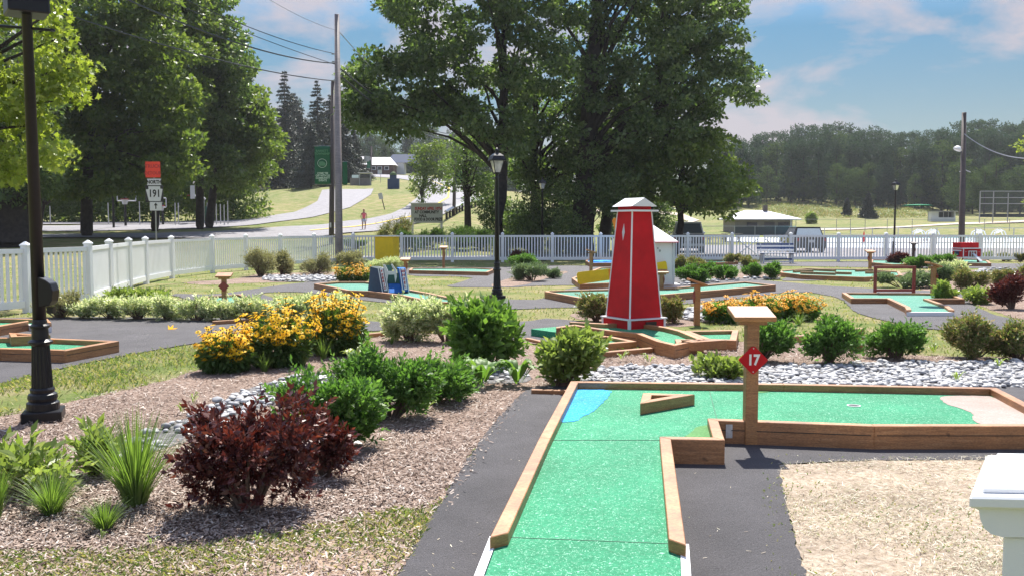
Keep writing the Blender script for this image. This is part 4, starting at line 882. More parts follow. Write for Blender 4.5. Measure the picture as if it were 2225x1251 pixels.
# ================================================================ goal frame on the right hole
A_, B_ = G(1901, 634, .12), G(1985, 634, .12); t = empty('goal_frame', Vector(((A_.x + B_.x) / 2, A_.y, .0)), 'open dark red rectangular timber frame standing on the angular green hole', 'frame')
wdt = B_.x - A_.x; hh = W(1943, 579, A_.y).z
for s in (-1, 1): MB().box((s * wdt / 2, 0, (hh - .05) / 2 + .03), (.055, .06, hh - .06)).build('upright', 'redfr', t)
MB().box((0, 0, hh - .02), (wdt + .06, .062, .055)).build('top_bar', 'redfr', t); MB().box((0, 0.0, .155), (wdt - .056, .058, .05)).build('bottom_bar', 'redfr', t)
# small dip on that hole
q = G(1988, 655, .08); MB().lathe([(.30, .0), (.2, .02), (.05, .028)], 18).build('turf_mound', 'felt', hk, (q.x - ck.x, q.y - ck.y, zk - .01), True)

# ================================================================ bench
bd = 38.9; k = bd / 2000; x0 = W(1645, 550, bd).x; x1 = W(1726, 550, bd).x
t = empty('park_bench', Vector(((x0 + x1) / 2, bd, 0)), 'park bench with dark blue and white slats in front of the white gate', 'bench'); L_ = x1 - x0
slat = [('backrest_slat', 531, 'navy2'), ('backrest_slat', 535.2, 'white'), ('backrest_slat', 539.4, 'navy2'), ('backrest_slat', 543.8, 'white')]
M['navy2'] = plain('dark_blue_slats', (.02, .06, .20), .4)
for nm, py, mt_ in slat:
    MB().box((0, .16 - (py - 531) * .008, zat(py, bd)), (L_, .03, .075)).build(nm, mt_, t, bevel=.005)
for i, (y, mt_) in enumerate(((-.40, 'navy2'), (-.29, 'white'), (-.18, 'white'), (-.07, 'navy2'))): MB().box((0, y, zat(550, bd)), (L_, .09, .03)).build('seat_slat', mt_, t, bevel=.005)
MB().box((0, -.36, .19), (L_ * .75, .03, .07)).build('lower_rail', 'navy2', t); MB().box((0, -.36, .10), (L_ * .75, .03, .05)).build('lower_rail', 'white', t)
for s in (-1, 1):
    f = MB(); f.box((s * L_ * .39, -.38, .21), (.06, .06, .42)); f.box((s * L_ * .39, .0, .21), (.06, .06, .42)); f.box((s * L_ * .39, -.19, .39), (.06, .42, .05)); f.tube([(s * L_ * .39, .02, .40), (s * L_ * .39, .17, .82)], .03, 6); f.build('leg_frame', 'signwhite', t)

# ================================================================ white stand at bottom right
t = empty('white_stand', Vector((1.62, 2.75, 0)), 'glossy white painted stand with curved bracket cut off by the bottom right corner', 'stand')
o_ = Vector((1.62, 2.75, 0)); Lc = lambda x, y: (x - o_.x, y - o_.y)
zt = W(2118, 1078, 2.58).z
V0 = [(1.305, 2.58), (1.60, 3.06), (2.4, 3.0), (2.4, 2.5)]
MB().prism([Lc(*p) for p in V0], zt - .035, zt).build('top_board', 'white', t, bevel=.006)
MB().prism([Lc(*p) for p in [(1.36, 2.615), (1.62, 3.03), (2.38, 2.97), (2.38, 2.54)]], zt, zt + .014).build('top_panel', 'white', t, bevel=.003)
pr = [(2114, 1092), (2114, 1098), (2127, 1106), (2130, 1126), (2139, 1146), (2155, 1158), (2179, 1164), (2400, 1164), (2400, 1092)]
V = [W(x, y + 2, 2.60) - o_ for x, y in pr]; V = [Vector((v.x, v.y, min(v.z, zt - .036))) for v in V]; n = len(V); V += [v + Vector((.22, .36, 0)) for v in V]
MB().add(V, [tuple(range(n)), tuple(range(n, 2 * n))[::-1]] + [(i, (i + 1) % n, n + (i + 1) % n, n + i) for i in range(n)]).build('bracket', 'white', t)
px_ = W(2179, 1200, 2.62).x; zpb = W(2179, 1166, 2.62).z
MB().prism([Lc(px_, 2.62), Lc(px_ + .2, 2.95), Lc(px_ + .8, 2.9), Lc(px_ + .7, 2.56)], 0, zpb).build('post', 'white', t, bevel=.004)

# ================================================================ utility poles and wires
def upole(px, d, ytop, r0, r1, label, mat='polewood', pxt=None, base_z=None):
    b_ = ground(px, d); top = W(pxt or px, ytop, d); t = empty('utility_pole', b_, label, 'utility pole')
    MB().tube([(0, 0, -.1), (0, 0, .6), (top.x - b_.x, 0, top.z - b_.z)], [r0, r0 * .97, r1], 14).build('pole', mat, t, smooth=True); return t
u1 = upole(737, 38.5, 32, .165, .10, 'tall grey wooden utility pole inside the fence at left', pxt=732)
q = u1.location
mb = MB()
for py, dx in ((118, -.13), (135, -.12), (150, .12), (166, .12), (176, -.14)): mb.box((dx, -.02, zat(py, 38.5)), (.14, .05, .05))
mb.build('wire_bracket', 'grey', u1)
u2 = upole(721, 56, 176, .17, .13, 'dark wooden pole behind the fence carrying the large green banner', 'darkpole', pxt=724)
MB().box((-.02, -.19, 1.15), (.10, .02, .3)).build('notice', 'signwhite', u2)
u3 = upole(987, 82, 262, .16, .12, 'dark utility pole by the road bend beyond the fence', 'darkpole', pxt=990)
u4 = upole(807, 150, 318, .17, .12, 'thin distant pole in front of the white roofed house', 'darkpole')
MB().tube([(-.5, -.2, zat(352, 150) - u4.location.z), (-.5, -.2, zat(340, 150) - u4.location.z)], .5, 10).build('transformer', 'grey', u4)
u5 = upole(2088, 55, 245, .19, .13, 'brown wooden pole with floodlight at the right, before the ball field', 'darkpole', pxt=2095)
fl = W(2081, 324, 55) - u5.location; hd = MB().lathe([(.02, .17), (.10, .16), (.22, .02), (.25, -.05), (.2, -.1)], 14).build('floodlight', 'white', u5, (fl.x - .05, -.1, fl.z), True)
hd.rotation_euler = (0, R(25), 0); MB().tube([(fl.x, -.05, fl.z + .1), (fl.x + .25, 0, fl.z + .14)], .03, 6).build('floodlight_arm', 'plate', u5)
z_ = zat(370, 55) - u5.location.z; MB().tube([(-.25, 0, z_ - .1), (.1, 0, z_), (.4, 0, z_ - .12)], .03, 6).build('side_arm', 'plate', u5)
def wire(a, b_, sag, rad, label, mat='cable', grp='overhead cables'):
    P = [a.lerp(b_, i / 20) - Vector((0, 0, sag * 4 * (i / 20) * (1 - i / 20))) for i in range(21)]
    o = MB().tube([p - a for p in P], rad, 5).build('overhead_cable', mat, None, a); return tag(o, label, 'cable', grp)
K = W
wire(K(724, 176, 38.5), K(-150, -72, 17), .35, .020, 'lowest overhead cable running from the grey pole to the upper left')
wire(K(727, 138, 38.5), K(150, -60, 20), .40, .024, 'middle thick overhead cable from the grey pole to the upper left')
wire(K(727, 140, 38.5), K(280, -35, 24), .10, .012, 'thin overhead cable just above the middle thick one')
wire(K(722, 116, 38.5), K(380, -12, 26), .18, .014, 'overhead cable ending below the pole top at left')
wire(K(729, 66, 38.5), K(560, -16, 28), .12, .008, 'hair thin overhead cable nearest the pole top', 'palewire')
wire(K(740, 150, 38.5), K(990, 292, 82), .7, .035, 'upper cable falling from the grey pole towards the road bend')
wire(K(740, 165, 38.5), K(990, 300, 82), .9, .04, 'lower cable falling from the grey pole towards the road bend')
wire(K(734, 66, 38.5), K(990, 276, 82), .9, .018, 'thin top cable from the grey pole towards the road bend', 'palewire')
wire(K(2091, 288, 55), K(2300, 335, 50), .75, .030, 'pale cable from the brown pole to the right edge', 'palewire')

# ================================================================ banners
def banner(px0, px1, py0, py1, d, label, txt=True, over=None):
    a, b_ = W(px0, py0, d), W(px1, py1, d); w_, h_ = b_.x - a.x, a.z - b_.z; base = Vector((a.x + w_ / 2, d, b_.z))
    t = empty('pole_banner', base, label, 'banner', 'green pole banners')
    mb = MB(); n = 10; V = []
    for i in range(n + 1):
        for j in range(13): V.append((-w_ / 2 + w_ * i / n, -.03 * math.sin(j * .5 + i * .3), h_ * j / 12))
    f = [(i * 13 + j, (i + 1) * 13 + j, (i + 1) * 13 + j + 1, i * 13 + j + 1) for i in range(n) for j in range(12)]
    mb.v = V; mb.f = f; cl = mb.build('cloth', 'signgreen', t, smooth=True); md = cl.modifiers.new('thickness', 'SOLIDIFY'); md.thickness = .008
    for z in (0, h_): MB().tube([(-w_ / 2 - .02, 0, z), (w_ / 2 + .06, 0, z)], .018, 6).build('banner_rod', 'grey', t)
    if txt:
        ring = []; 
        for r_ in (.30, .275): ring.append([(w_ * .0 + r_ * w_ * math.cos(q), r_ * w_ * .95 * math.sin(q)) for q in np.linspace(0, 2 * math.pi, 33)[:-1]])
        mb = MB(); n = 32; zc = h_ * .55; V = [(p[0], -.052, zc + p[1]) for p in ring[0]] + [(p[0], -.052, zc + p[1]) for p in ring[1]]
        mb.v = V; mb.f = [(i, (i + 1) % n, n + (i + 1) % n, n + i) for i in range(n)]; mb.build('emblem_ring', 'signtext', cl)
        mb = MB(); mb.v = [(-.2 * w_, -.051, zc - .16 * w_), (.2 * w_, -.051, zc - .16 * w_), (.22 * w_, -.051, zc), (.05 * w_, -.051, zc + .12 * w_), (-.2 * w_, -.051, zc + .1 * w_)]; mb.f = [(0, 1, 2, 3, 4)]; mb.build('emblem', 'signink', cl)
        for i, s in enumerate(('BARRETT', 'TOWNSHIP')): text(s, .19, cl, (0, -.05, h_ * (.87 - .075 * i)), (R(90), 0, 0), 'signink', 'lettering', .95, thick=.001, bold=.004)
        for i, s in enumerate(('COME TEE', 'OFF WITH US', 'COMMUNITY', 'EVENTS')): text(s, .165, cl, (0.02, -.05, h_ * (.285 - .062 * i)), (R(90), 0, 0), 'signtext', 'lettering', .85, thick=.001, bold=.006)
    return t
banner(683, 718, 318, 401, 55.75, 'large green printed banner on the dark pole left of the grey pole')
banner(744, 755, 352, 402, 62, 'narrow dark green banner just right of the grey pole', False)
banner(991, 1007, 370, 398, 112, 'small green banner hanging beyond the road bend', False)
banner(797, 805, 349, 366, 149.5, 'tiny green banner on the distant thin pole', False)

# ================================================================ route signs
d = 48; g_ = ground(340, d); t = empty('route_sign', g_, 'stack of route signs on a post: orange-red TRUCK plate, NORTH, 191 and an arrow', 'road sign')
k = d / 2000; zz_ = lambda py: zat(py, d) - g_.z; xx = lambda px: W(px, 440, d).x - g_.x
MB().tube([(0, 0.05, 0), (0, .05, zz_(462)), (xx(335), .05, zz_(360))], .04, 8).build('sign_post', 'grey', t)
def plate(nm, cx_, cy_, w_, h_, mat, border=None):
    p = MB().box((xx(cx_), 0, zz_(cy_)), (w_ * k, .02, h_ * k)).build(nm, mat, t, bevel=.002)
    if border: MB().box((xx(cx_), .012, zz_(cy_)), ((w_ + 1) * k, .01, (h_ + 1) * k)).build('plate_border', border, p)
    return p
p = plate('orange_plate', 334, 369, 32, 34, 'signred'); text('TRUCK', 10.5 * k, p, (xx(334), -.012, zz_(362)), (R(90), 0, 0), 'signdark', bold=.006); text('DETOUR', 9 * k, p, (xx(334), -.012, zz_(377)), (R(90), 0, 0), 'signdark', bold=.006)
p = plate('direction_plate', 336, 396, 30, 14, 'signwhite', 'ink'); text('NORTH', 10.5 * k, p, (xx(336), -.012, zz_(396.3)), (R(90), 0, 0), 'ink', bold=.012, sx=.85)
p = plate('route_plate', 336, 421.5, 39, 36, 'ink')
MB().slab([(x * k, y * k) for x, y in ((-12, -16), (13, -16), (18, 10), (13, 11), (13, 16), (-12.5, 16), (-12.5, 10), (-18, 9))], (xx(336), -.012, zz_(421.5)), (1, 0, 0), (0, 0, 1), -.006).build('keystone', 'signwhite', p)
text('191', 22 * k, p, (xx(336.5), -.02, zz_(421.5)), (R(90), 0, 0), 'ink', 'lettering', .80, bold=.014)
p = plate('arrow_plate', 338.5, 448, 26, 20, 'signwhite', 'ink')
MB().slab([(x * k, y * k) for x, y in ((-1.3, -6.5), (1.3, -6.5), (1.3, 1), (4.5, 1), (0, 7), (-4.5, 1), (-1.3, 1))], (xx(338.5), -.011, zz_(448)), (1, 0, 0), (0, 0, 1), -.004).build('arrow', 'ink', p)

# ================================================================ marquee board
d = 58; a, b_ = W(893, 443, d), W(962, 485, d); g_ = ground(927, d)
t = empty('message_board', g_, 'grey message board with changeable black letters beyond the fence, partly behind a bush', 'sign board'); w_, h_ = b_.x - a.x, a.z - b_.z; zc = (a.z + b_.z) / 2 - g_.z; cx_ = (a.x + b_.x) / 2 - g_.x
bd_ = MB().box((cx_, 0, zc), (w_, .12, h_)).build('board', 'marquee', t, bevel=.01)
MB().box((cx_, -.02, zc + h_ / 2 + .03), (w_ + .25, .25, .05)).build('hood', 'white', t)
for s in (-1, 1): MB().box((cx_ + s * (w_ / 2 - .08), .02, (zc - h_ / 2) / 2), (.14, .1, zc - h_ / 2 - .002)).build('leg', 'signwhite', t)
for i, (s, m_, x, sx) in enumerate((('SUNDAY APRIL 10TH', 'signdark', .1, .72), ('AT COMMUNITY', 'ink', 0, .8), ('HALL', 'ink', -.25, .8), ('FOOD & DOOR PRIZE', 'ink', .1, .72))):
    text(s, .25, bd_, (cx_ + x, -.063, zc + h_ * (.24 - .185 * i)), (R(90), 0, 0), m_, 'lettering', sx, bold=.012)

# ================================================================ person
def person(loc, rz, label):
    t = empty('person', loc, label, 'person', rz=rz)
    def skin(nm, joints, edges, mat, par, lvl=2):
        me = bpy.data.meshes.new(nm); me.from_pydata([j[0] for j in joints], edges, []); o = link(nm, me, mat, par)
        o.modifiers.new('skin', 'SKIN'); s = o.modifiers.new('sub', 'SUBSURF'); s.levels = lvl; s.render_levels = lvl
        for i, j in enumerate(joints):
            v = me.skin_vertices[0].data[i]; v.radius = (j[1], j[2] if len(j) > 2 else j[1]); v.use_root = (i == 0)
        return o
    J = [((0, 0, .93), .13, .10), ((0, .0, 1.08), .105, .085), ((0, 0, 1.25), .13, .095), ((0, 0, 1.40), .10, .08), ((0, -.02, 1.48), .05, .05), ((-.01, -.06, 1.56), .075, .085), ((-.01, -.08, 1.65), .075, .09), ((-.01, -.07, 1.70), .045, .06),
         ((.17, 0, 1.38), .045), ((.23, .0, 1.13), .036), ((.21, -.06, .90), .026), ((.20, -.08, .83), .02),
         ((-.17, 0, 1.38), .045), ((-.24, .03, 1.13), .036), ((-.20, .0, .90), .026), ((-.19, -.01, .83), .02),
         ((.09, 0, .84), .085), ((.10, -.05, .48), .055), ((.09, .04, .08), .035), ((.09, -.10, .03), .03),
         ((-.09, 0, .84), .085), ((-.10, .05, .48), .055), ((-.08, .18, .10), .035), ((-.08, .08, .03), .03)]
    E = [(0, 1), (1, 2), (2, 3), (3, 4), (4, 5), (5, 6), (6, 7), (3, 8), (8, 9), (9, 10), (10, 11), (3, 12), (12, 13), (13, 14), (14, 15), (0, 16), (16, 17), (17, 18), (18, 19), (0, 20), (20, 21), (21, 22), (22, 23)]
    skin('body', J, E, 'skin', t)
    for hx, hy in ((.20, -.08), (-.19, -.01)):
        for i in range(4): skin('finger', [((hx - .02 + .014 * i, hy - .01, .80), .009), ((hx - .02 + .014 * i, hy - .02, .755), .008), ((hx - .018 + .013 * i, hy - .012, .725 + .006 * abs(i - 1)), .007)], [(0, 1), (1, 2)], 'skin', t, 1)
        skin('thumb', [((hx, hy - .03, .82), .010), ((hx - .02, hy - .05, .78), .009)], [(0, 1)], 'skin', t, 1)
    skin('tank_top', [((0, 0, .95), .15, .125), ((0, 0, 1.10), .135, .115), ((0, 0, 1.26), .155, .12), ((0, 0, 1.38), .125, .10), ((.12, 0, 1.42), .05), ((-.12, 0, 1.42), .05)], [(0, 1), (1, 2), (2, 3), (3, 4), (3, 5)], 'pink', t)
    skin('shorts', [((0, 0, .95), .155, .13), ((0, 0, .86), .15, .13), ((.095, 0, .80), .10), ((.10, -.01, .66), .09), ((-.095, 0, .80), .10), ((-.10, .015, .66), .09)], [(0, 1), (1, 2), (2, 3), (1, 4), (4, 5)], 'denim', t)
    skin('hair', [((-.01, -.03, 1.69), .09, .10), ((-.01, .02, 1.62), .075), ((-.01, .05, 1.50), .035)], [(0, 1), (1, 2)], 'hair', t)
    mb = MB(); mb.lathe([(.012, 0), (.004, .03)], 8, (-.01, -.155, 1.60)); mb.build('nose', 'skin', t)
    mb = MB()
    for s in (-1, 1): mb.lathe([(.010, 0), (.010, .008)], 8, (-.01 + s * .03, -.155, 1.635))
    mb.build('eye', 'ink', t); MB().box((-.01, -.145, 1.565), (.04, .012, .01)).build('mouth', 'redfr', t)
    for s in (-1, 1): MB().box((s * .09, -.1 if s > 0 else .08, .015), (.09, .24, .03)).build('shoe', 'rubber', t, bevel=.01)
    return t
person(H(791, 501.5), R(25), 'person in a pink tank top and pale shorts walking along the road, looking down')

# ================================================================ cars seen from behind
def car(loc, rz, label, w_, h_, L_, paint, suv=True, glass='carglass', trim='cardark', roof=None):
    t = empty('parked_car', loc, label, 'car', 'parked cars', rz)
    hb_ = h_ * (.60 if suv else .62)
    def loft(secs):                                 # secs: (y, half width, z0, z1)
        mb = MB(); V = []; n = 8
        for y, hw, z0, z1 in secs:
            r_ = .08
            V += [(-hw + r_, y, z0), (hw - r_, y, z0), (hw, y, z0 + r_), (hw, y, z1 - r_), (hw - r_, y, z1), (-hw + r_, y, z1), (-hw, y, z1 - r_), (-hw, y, z0 + r_)]
        F_ = [(i * n + j, i * n + (j + 1) % n, (i + 1) * n + (j + 1) % n, (i + 1) * n + j) for i in range(len(secs) - 1) for j in range(n)]
        F_ += [tuple(range(n)), tuple(range((len(secs) - 1) * n, len(secs) * n))[::-1]]; return mb.add(V, F_)
    hw = w_ / 2
    loft([(-.02, hw * .93, .32, hb_ * .93), (.12, hw, .26, hb_), (L_ * .5, hw, .24, hb_), (L_ * .78, hw * .98, .26, hb_ * .98), (L_ * .97, hw * .9, .3, hb_ * .82), (L_, hw * .8, .34, hb_ * .74)]).build('body', paint, t)
    y0 = .06 if suv else .45; hr = hw * .74
    V = [(-hw * .92, y0, hb_ - .01), (hw * .92, y0, hb_ - .01), (hr, y0 + .22, h_ - .04), (-hr, y0 + .22, h_ - .04), (-hw * .92, L_ * .70, hb_ - .01), (hw * .92, L_ * .70, hb_ - .01), (hr, L_ * .55, h_ - .04), (-hr, L_ * .55, h_ - .04)]
    MB().add(V, [(0, 1, 2, 3), (5, 4, 7, 6), (1, 5, 6, 2), (4, 0, 3, 7), (3, 2, 6, 7), (4, 5, 1, 0)]).build('cabin', trim, t, bevel=.03)
    MB().box((0, y0 + .22 + (L_ * .55 - y0 - .22) / 2, h_ - .03), (hr * 2 + .04, L_ * .55 - y0 - .2, .05)).build('roof', roof or paint, t, bevel=.02)
    def lerpw(f): z = hb_ + (h_ - .04 - hb_) * f; return (hw * .92 + (hr - hw * .92) * f), y0 + .22 * f, z
    xa, ya, za = lerpw(.08); xb, yb, zb = lerpw(.90)
    mb = MB(); mb.v = [(-xa * .9, ya - .012, za), (xa * .9, ya - .012, za), (xb * .9, yb - .012, zb), (-xb * .9, yb - .012, zb)]; mb.v += [(x, y - .01, z) for x, y, z in mb.v]; mb.f = [(0, 1, 2, 3), (7, 6, 5, 4), (0, 4, 5, 1), (1, 5, 6, 2), (2, 6, 7, 3), (3, 7, 4, 0)]; mb.build('rear_window', glass, t)
    for s in (-1, 1):
        mb = MB(); f0, f1 = .10, .88
        za, zb = hb_ + (h_ - .04 - hb_) * f0, hb_ + (h_ - .04 - hb_) * f1; xa = hw * .92 + (hr - hw * .92) * f0; xb = hw * .92 + (hr - hw * .92) * f1
        mb.v = [(s * (xa + .008), y0 + .25, za), (s * (xa + .008), L_ * .62, za), (s * (xb + .008), L_ * .52, zb), (s * (xb + .008), y0 + .35, zb)]; mb.v += [(x + s * .006, y, z) for x, y, z in mb.v]; mb.f = [(0, 1, 2, 3), (7, 6, 5, 4), (0, 4, 5, 1), (1, 5, 6, 2), (2, 6, 7, 3), (3, 7, 4, 0)]; mb.build('side_window', 'glassdark', t)
        MB().box((s * hw * .84, -.03, hb_ * .80), (.16, .06, .26 if suv else .16)).build('tail_light', 'tail', t, bevel=.01)
        MB().box((s * (hw + .09), L_ * .64, hb_ + .06), (.16, .09, .12)).build('mirror', trim, t, bevel=.02)
    MB().box((0, -.06, .46), (w_ * .96, .12, .16)).build('bumper', trim, t, bevel=.03)
    MB().box((0, -.045, hb_ * .72), (.34, .02, .16)).build('licence_plate', 'signwhite', t)
    for s in (-1, 1):
        for y in (L_ * .18, L_ * .80):
            wh = MB().lathe([(.2, -.11), (.32, -.11), (.335, -.07), (.335, .07), (.32, .11), (.2, .11)], 20).build('tyre', 'rubber', t, (s * (hw - .10), y, .335)); wh.rotation_euler = (0, R(90), 0)
            MB().lathe([(.2, -.112), (.05, -.09), (.05, .09), (.2, .112)], 16).build('rim', 'silver', wh)
    return t
car(ground(1500, 53) + Vector((-.1, 0, .01)), R(-8), 'dark grey sport utility car behind the fence with silver roof edge', 1.88, 1.80, 4.6, 'cardark', True, 'carglass', 'silver', 'silver')
car(ground(1762, 53.5) + Vector((0, 0, .01)), R(-3), 'black car with rear window coloured pale as if reflecting sky behind the fence at right', 1.86, 1.50, 4.5, 'carblack', False, 'skyglass', 'carblack', 'carblack')

# ================================================================ buildings
d = 108; a, b_ = W(1597, 480, d), W(1722, 480, d); bw = b_.x - a.x; g_ = ground(1660, d); bx = (a.x + b_.x) / 2
t = empty('pavilion', Vector((bx, d, g_.z)), 'low block pavilion with pale hipped roof and dark chimney beyond the parking lot', 'building'); zr = lambda py: zat(py, d) - g_.z
ze = zr(476); MB().box((0, 3, ze / 2), (bw, 6, ze)).build('wall', 'block', t)
e = .55; zt_ = zr(456.5)
mb = MB(); x_ = bw / 2 + e; V = [(-x_, -e - .2, ze), (x_ + .3, -e - .2, ze), (x_ + .3, 6 + e, ze), (-x_, 6 + e, ze), (-bw * .22, 3, zt_), (bw * .14, 3, zt_)]; V += [(x, y, z - .12) for x, y, z in V[:4]]
rf = mb.add(V, [(0, 1, 5, 4), (1, 2, 5), (2, 3, 4, 5), (3, 0, 4), (9, 8, 7, 6), (0, 6, 7, 1), (1, 7, 8, 2), (2, 8, 9, 3), (3, 9, 6, 0)]).build('roof', 'roofwhite', t)
c = W(1676, 457, d).x - bx; MB().box((c, 2.7, zt_ + .12), (.5, .5, .95)).build('chimney', 'darkpole', rf)
for px in (1634, 1672, 1702): MB().box((W(px, 480, d).x - bx, -.03, ze * .55), (1.2, .08, .75)).build('window', 'glassdark', t)
MB().box((bw / 2 - .25, -.2, ze / 2), (.16, .16, ze)).build('porch_post', 'signwhite', t)
# dark skirted fence before pavilion
t = empty('windscreen_fence', ground(1660, 103), 'low dark windscreen fence with thin posts in front of the pavilion', 'fence'); b0 = t.location
mb = MB(); P0, P1 = ground(1595, 103) - b0, ground(1727, 103) - b0; zt2 = zat(492, 103) - b0.z; mb.box(((P0.x + P1.x) / 2, 0, (zt2 - .1) / 2), (P1.x - P0.x, .04, zt2 - .05)); mb.build('screen', 'net', t)
mb = MB(); 
for i in range(4): x = P0.x + (P1.x - P0.x) * i / 3; mb.tube([(x, -.05, 0), (x, -.05, zt2)], .05, 6)
mb.tube([(P0.x - 3.5, -.05, zt2), (P1.x, -.05, zt2)], .035, 6); mb.build('post', 'grey', t)
# house on the hill
d = 215; g_ = H(815, 379.5); d = g_.y; k = d / 2000
t = empty('house', g_, 'small dark brick house with long white gabled roof up the hill beyond the road', 'house'); zz2 = lambda py: zat(py, d) - g_.z; xx2 = lambda px: W(px, 360, d).x - g_.x
x0, x1 = xx2(806), xx2(855); ze = zz2(359); zt_ = zz2(340)
MB().box(((x0 + x1) / 2, 3.5, ze / 2), (x1 - x0, 7, ze)).build('wall', 'brick', t)
V = [(x0 - .8, -.6, ze), (x1 + .5, -.6, ze), (x1 - 1.2, 3.5, zt_), (x0 - 2.2, 3.5, zt_), (x0 - .8, 7.6, ze), (x1 + .5, 7.6, ze)]
MB().add(V, [(0, 1, 2, 3), (3, 2, 5, 4), (0, 3, 4), (1, 5, 2), (0, 4, 5, 1)]).build('roof', 'roofwhite', t)
x0b, x1b = xx2(770), xx2(806); V = [(x0b - .5, -1.2, ze + .2), (x1b, -1.2, ze), (x1b - 1.0, 2, zt_ - .1), (x0b + 1.5, 2, zt_ + .4), (x0b - .5, 5, ze + .2), (x1b, 5, ze)]
MB().add(V, [(0, 1, 2, 3), (3, 2, 5, 4), (0, 3, 4), (1, 5, 2), (0, 4, 5, 1)]).build('roof', 'roofwhite', t); MB().box(((x0b + x1b) / 2, 2.1, ze / 2), (x1b - x0b - .3, 6, ze * .98)).build('wall', 'brick', t)
for px in (812, 825, 840): 
    w1_ = MB().box((xx2(px), -.05, ze * .66), (1.1, .12, .9)).build('window', 'signwhite', t); MB().box((xx2(px), -.12, ze * .66), (.8, .04, .65)).build('pane', 'glassdark', w1_)
MB().box((xx2(825), -.06, ze * .3), (1.0, .1, ze * .55)).build('door', 'signwhite', t)
g_ = ground(862, 225); t = empty('house', g_, 'small pale cottage with purple grey roof right of the white roofed house', 'house'); MB().box((0, 2, 1.4), (4, 4, 2.8)).build('wall', 'signwhite', t); MB().box((-.6, -.03, 1.5), (1, .06, 1)).build('window', 'glassdark', t)
MB().add([(-2.4, -.4, 2.8), (5, -.4, 2.8), (4.4, 2, 5), (-1.0, 2, 5), (-2.4, 4.4, 2.8), (5, 4.4, 2.8)], [(0, 1, 2, 3), (3, 2, 5, 4), (0, 3, 4), (1, 5, 2), (0, 4, 5, 1)]).build('roof', 'navy', t)
# bus-shelter like hut
d = 135; g_ = H(783, 403.5); d = g_.y; t = empty('roadside_hut', g_, 'low roadside shelter with board fence wings at the top of the driveway', 'shelter'); x_ = lambda px: W(px, 390, d).x - g_.x; z2 = lambda py: zat(py, d) - g_.z
MB().box((0, .4, z2(387) / 2), (x_(806) - x_(760), .1, z2(387))).build('board_wall', 'block', t); MB().box(((x_(782) + x_(805)) / 2, .8, z2(376)), (x_(807) - x_(780), 2, .12)).build('roof', 'roofwhite', t)
for px in (781, 805): MB().box((x_(px), .0, z2(376) / 2), (.12, .12, z2(376) - .1)).build('post', 'grey', t)
MB().box(((x_(782) + x_(805)) / 2, .9, (z2(386) + z2(378)) / 2), (x_(804) - x_(783), .05, z2(378) - z2(386))).build('window', 'glassdark', t)
MB().box((x_(770), .9, (z2(386) + z2(381)) / 2), (x_(778) - x_(763), .05, z2(380) - z2(387))).build('side_window', 'skyglass', t)
g_ = H(610, 405); t = empty('picnic_shelter', g_, 'white slanted roof shelter beneath the dark spruces', 'shelter'); MB().box((0, 0, 1.2), (3.4, 2.2, .12), 0, R(28)).build('roof', 'white', t)
for s in (-1, 1): MB().box((s * 1.5, .7, .6), (.1, .1, 1.2)).build('post', 'grey', t)
# dark monument stone
g_ = H(856, 411); d = g_.y; k = d / 2000; t = empty('stone_monument', g_, 'dark stepped stone monument standing on the grass beside the road', 'monument')
MB().prism([(-14 * k, 0), (11 * k, 0), (11 * k, .7), (-14 * k, .7)], 0, 22 * k).build('body', 'navy', t, bevel=.03); MB().prism([(-9 * k, .1), (5 * k, .1), (5 * k, .6), (-9 * k, .6)], 22 * k, 30 * k).build('upper_block', 'navy', t, bevel=.02); MB().lathe([(8 * k, 30 * k), (6 * k, 34 * k), (2 * k, 38 * k)], 10, (-2 * k, .35, 0)).build('top_planting', 'L_dark', t)
g_ = H(836, 456); d = g_.y; k = d / 2000; t = empty('leaning_sign', g_, 'small grey blue sign leaning on its post by the driveway', 'road sign'); MB().tube([(0, 0, 0), (-9 * k, 0, 36 * k)], 1.1 * k, 6).build('post', 'darkpole', t); b2_ = MB().box((-8.5 * k, -.05, 29 * k), (9 * k, .04, 13 * k), 0, 0, R(-14)).build('sign_plate', 'plate', t)
g_ = H(827, 397); t = empty('slim_sign', g_, 'thin distant sign post in front of the house', 'road sign'); MB().tube([(0, 0, 0), (0, 0, 2.0)], .04, 6).build('post', 'grey', t); MB().box((0, -.05, 1.9), (.5, .03, .6)).build('sign_plate', 'signwhite', t)
# guard rail
gp = [H(x, y) for x, y in ((968, 478), (990, 466), (1010, 457), (1030, 450), (1052, 444))]; t = empty('guard_rail', gp[0], 'grey guard rail on short posts along the lower road bend', 'guard rail'); mb = MB()
for a, b_ in zip(gp, gp[1:]):
    mb.tube([a - gp[0] + Vector((0, 0, .7)), b_ - gp[0] + Vector((0, 0, .7))], .13, 4)
mb.build('rail', 'plate', t)
for a, b_ in zip(gp, gp[1:]):
    for f in (.1, .4, .7): q = a.lerp(b_, f) - gp[0]; MB().box((q.x, q.y + .1, q.z + .35), (.2, .2, .8)).build('post', 'ink', t)
gp = [H(x, y) for x, y in ((1000, 386), (1040, 396), (1062, 404))]; t = empty('guard_rail', gp[0], 'pale guard rail on the far side of the road bend', 'guard rail'); mb = MB()
for a, b_ in zip(gp, gp[1:]): mb.tube([a - gp[0] + Vector((0, 0, .8)), b_ - gp[0] + Vector((0, 0, .8))], .2, 4)
mb.build('rail', 'plate', t)
for q in gp: MB().box((q.x - gp[0].x, q.y - gp[0].y + .2, q.z - gp[0].z + .35), (.2, .2, .7)).build('post', 'darkpole', t)
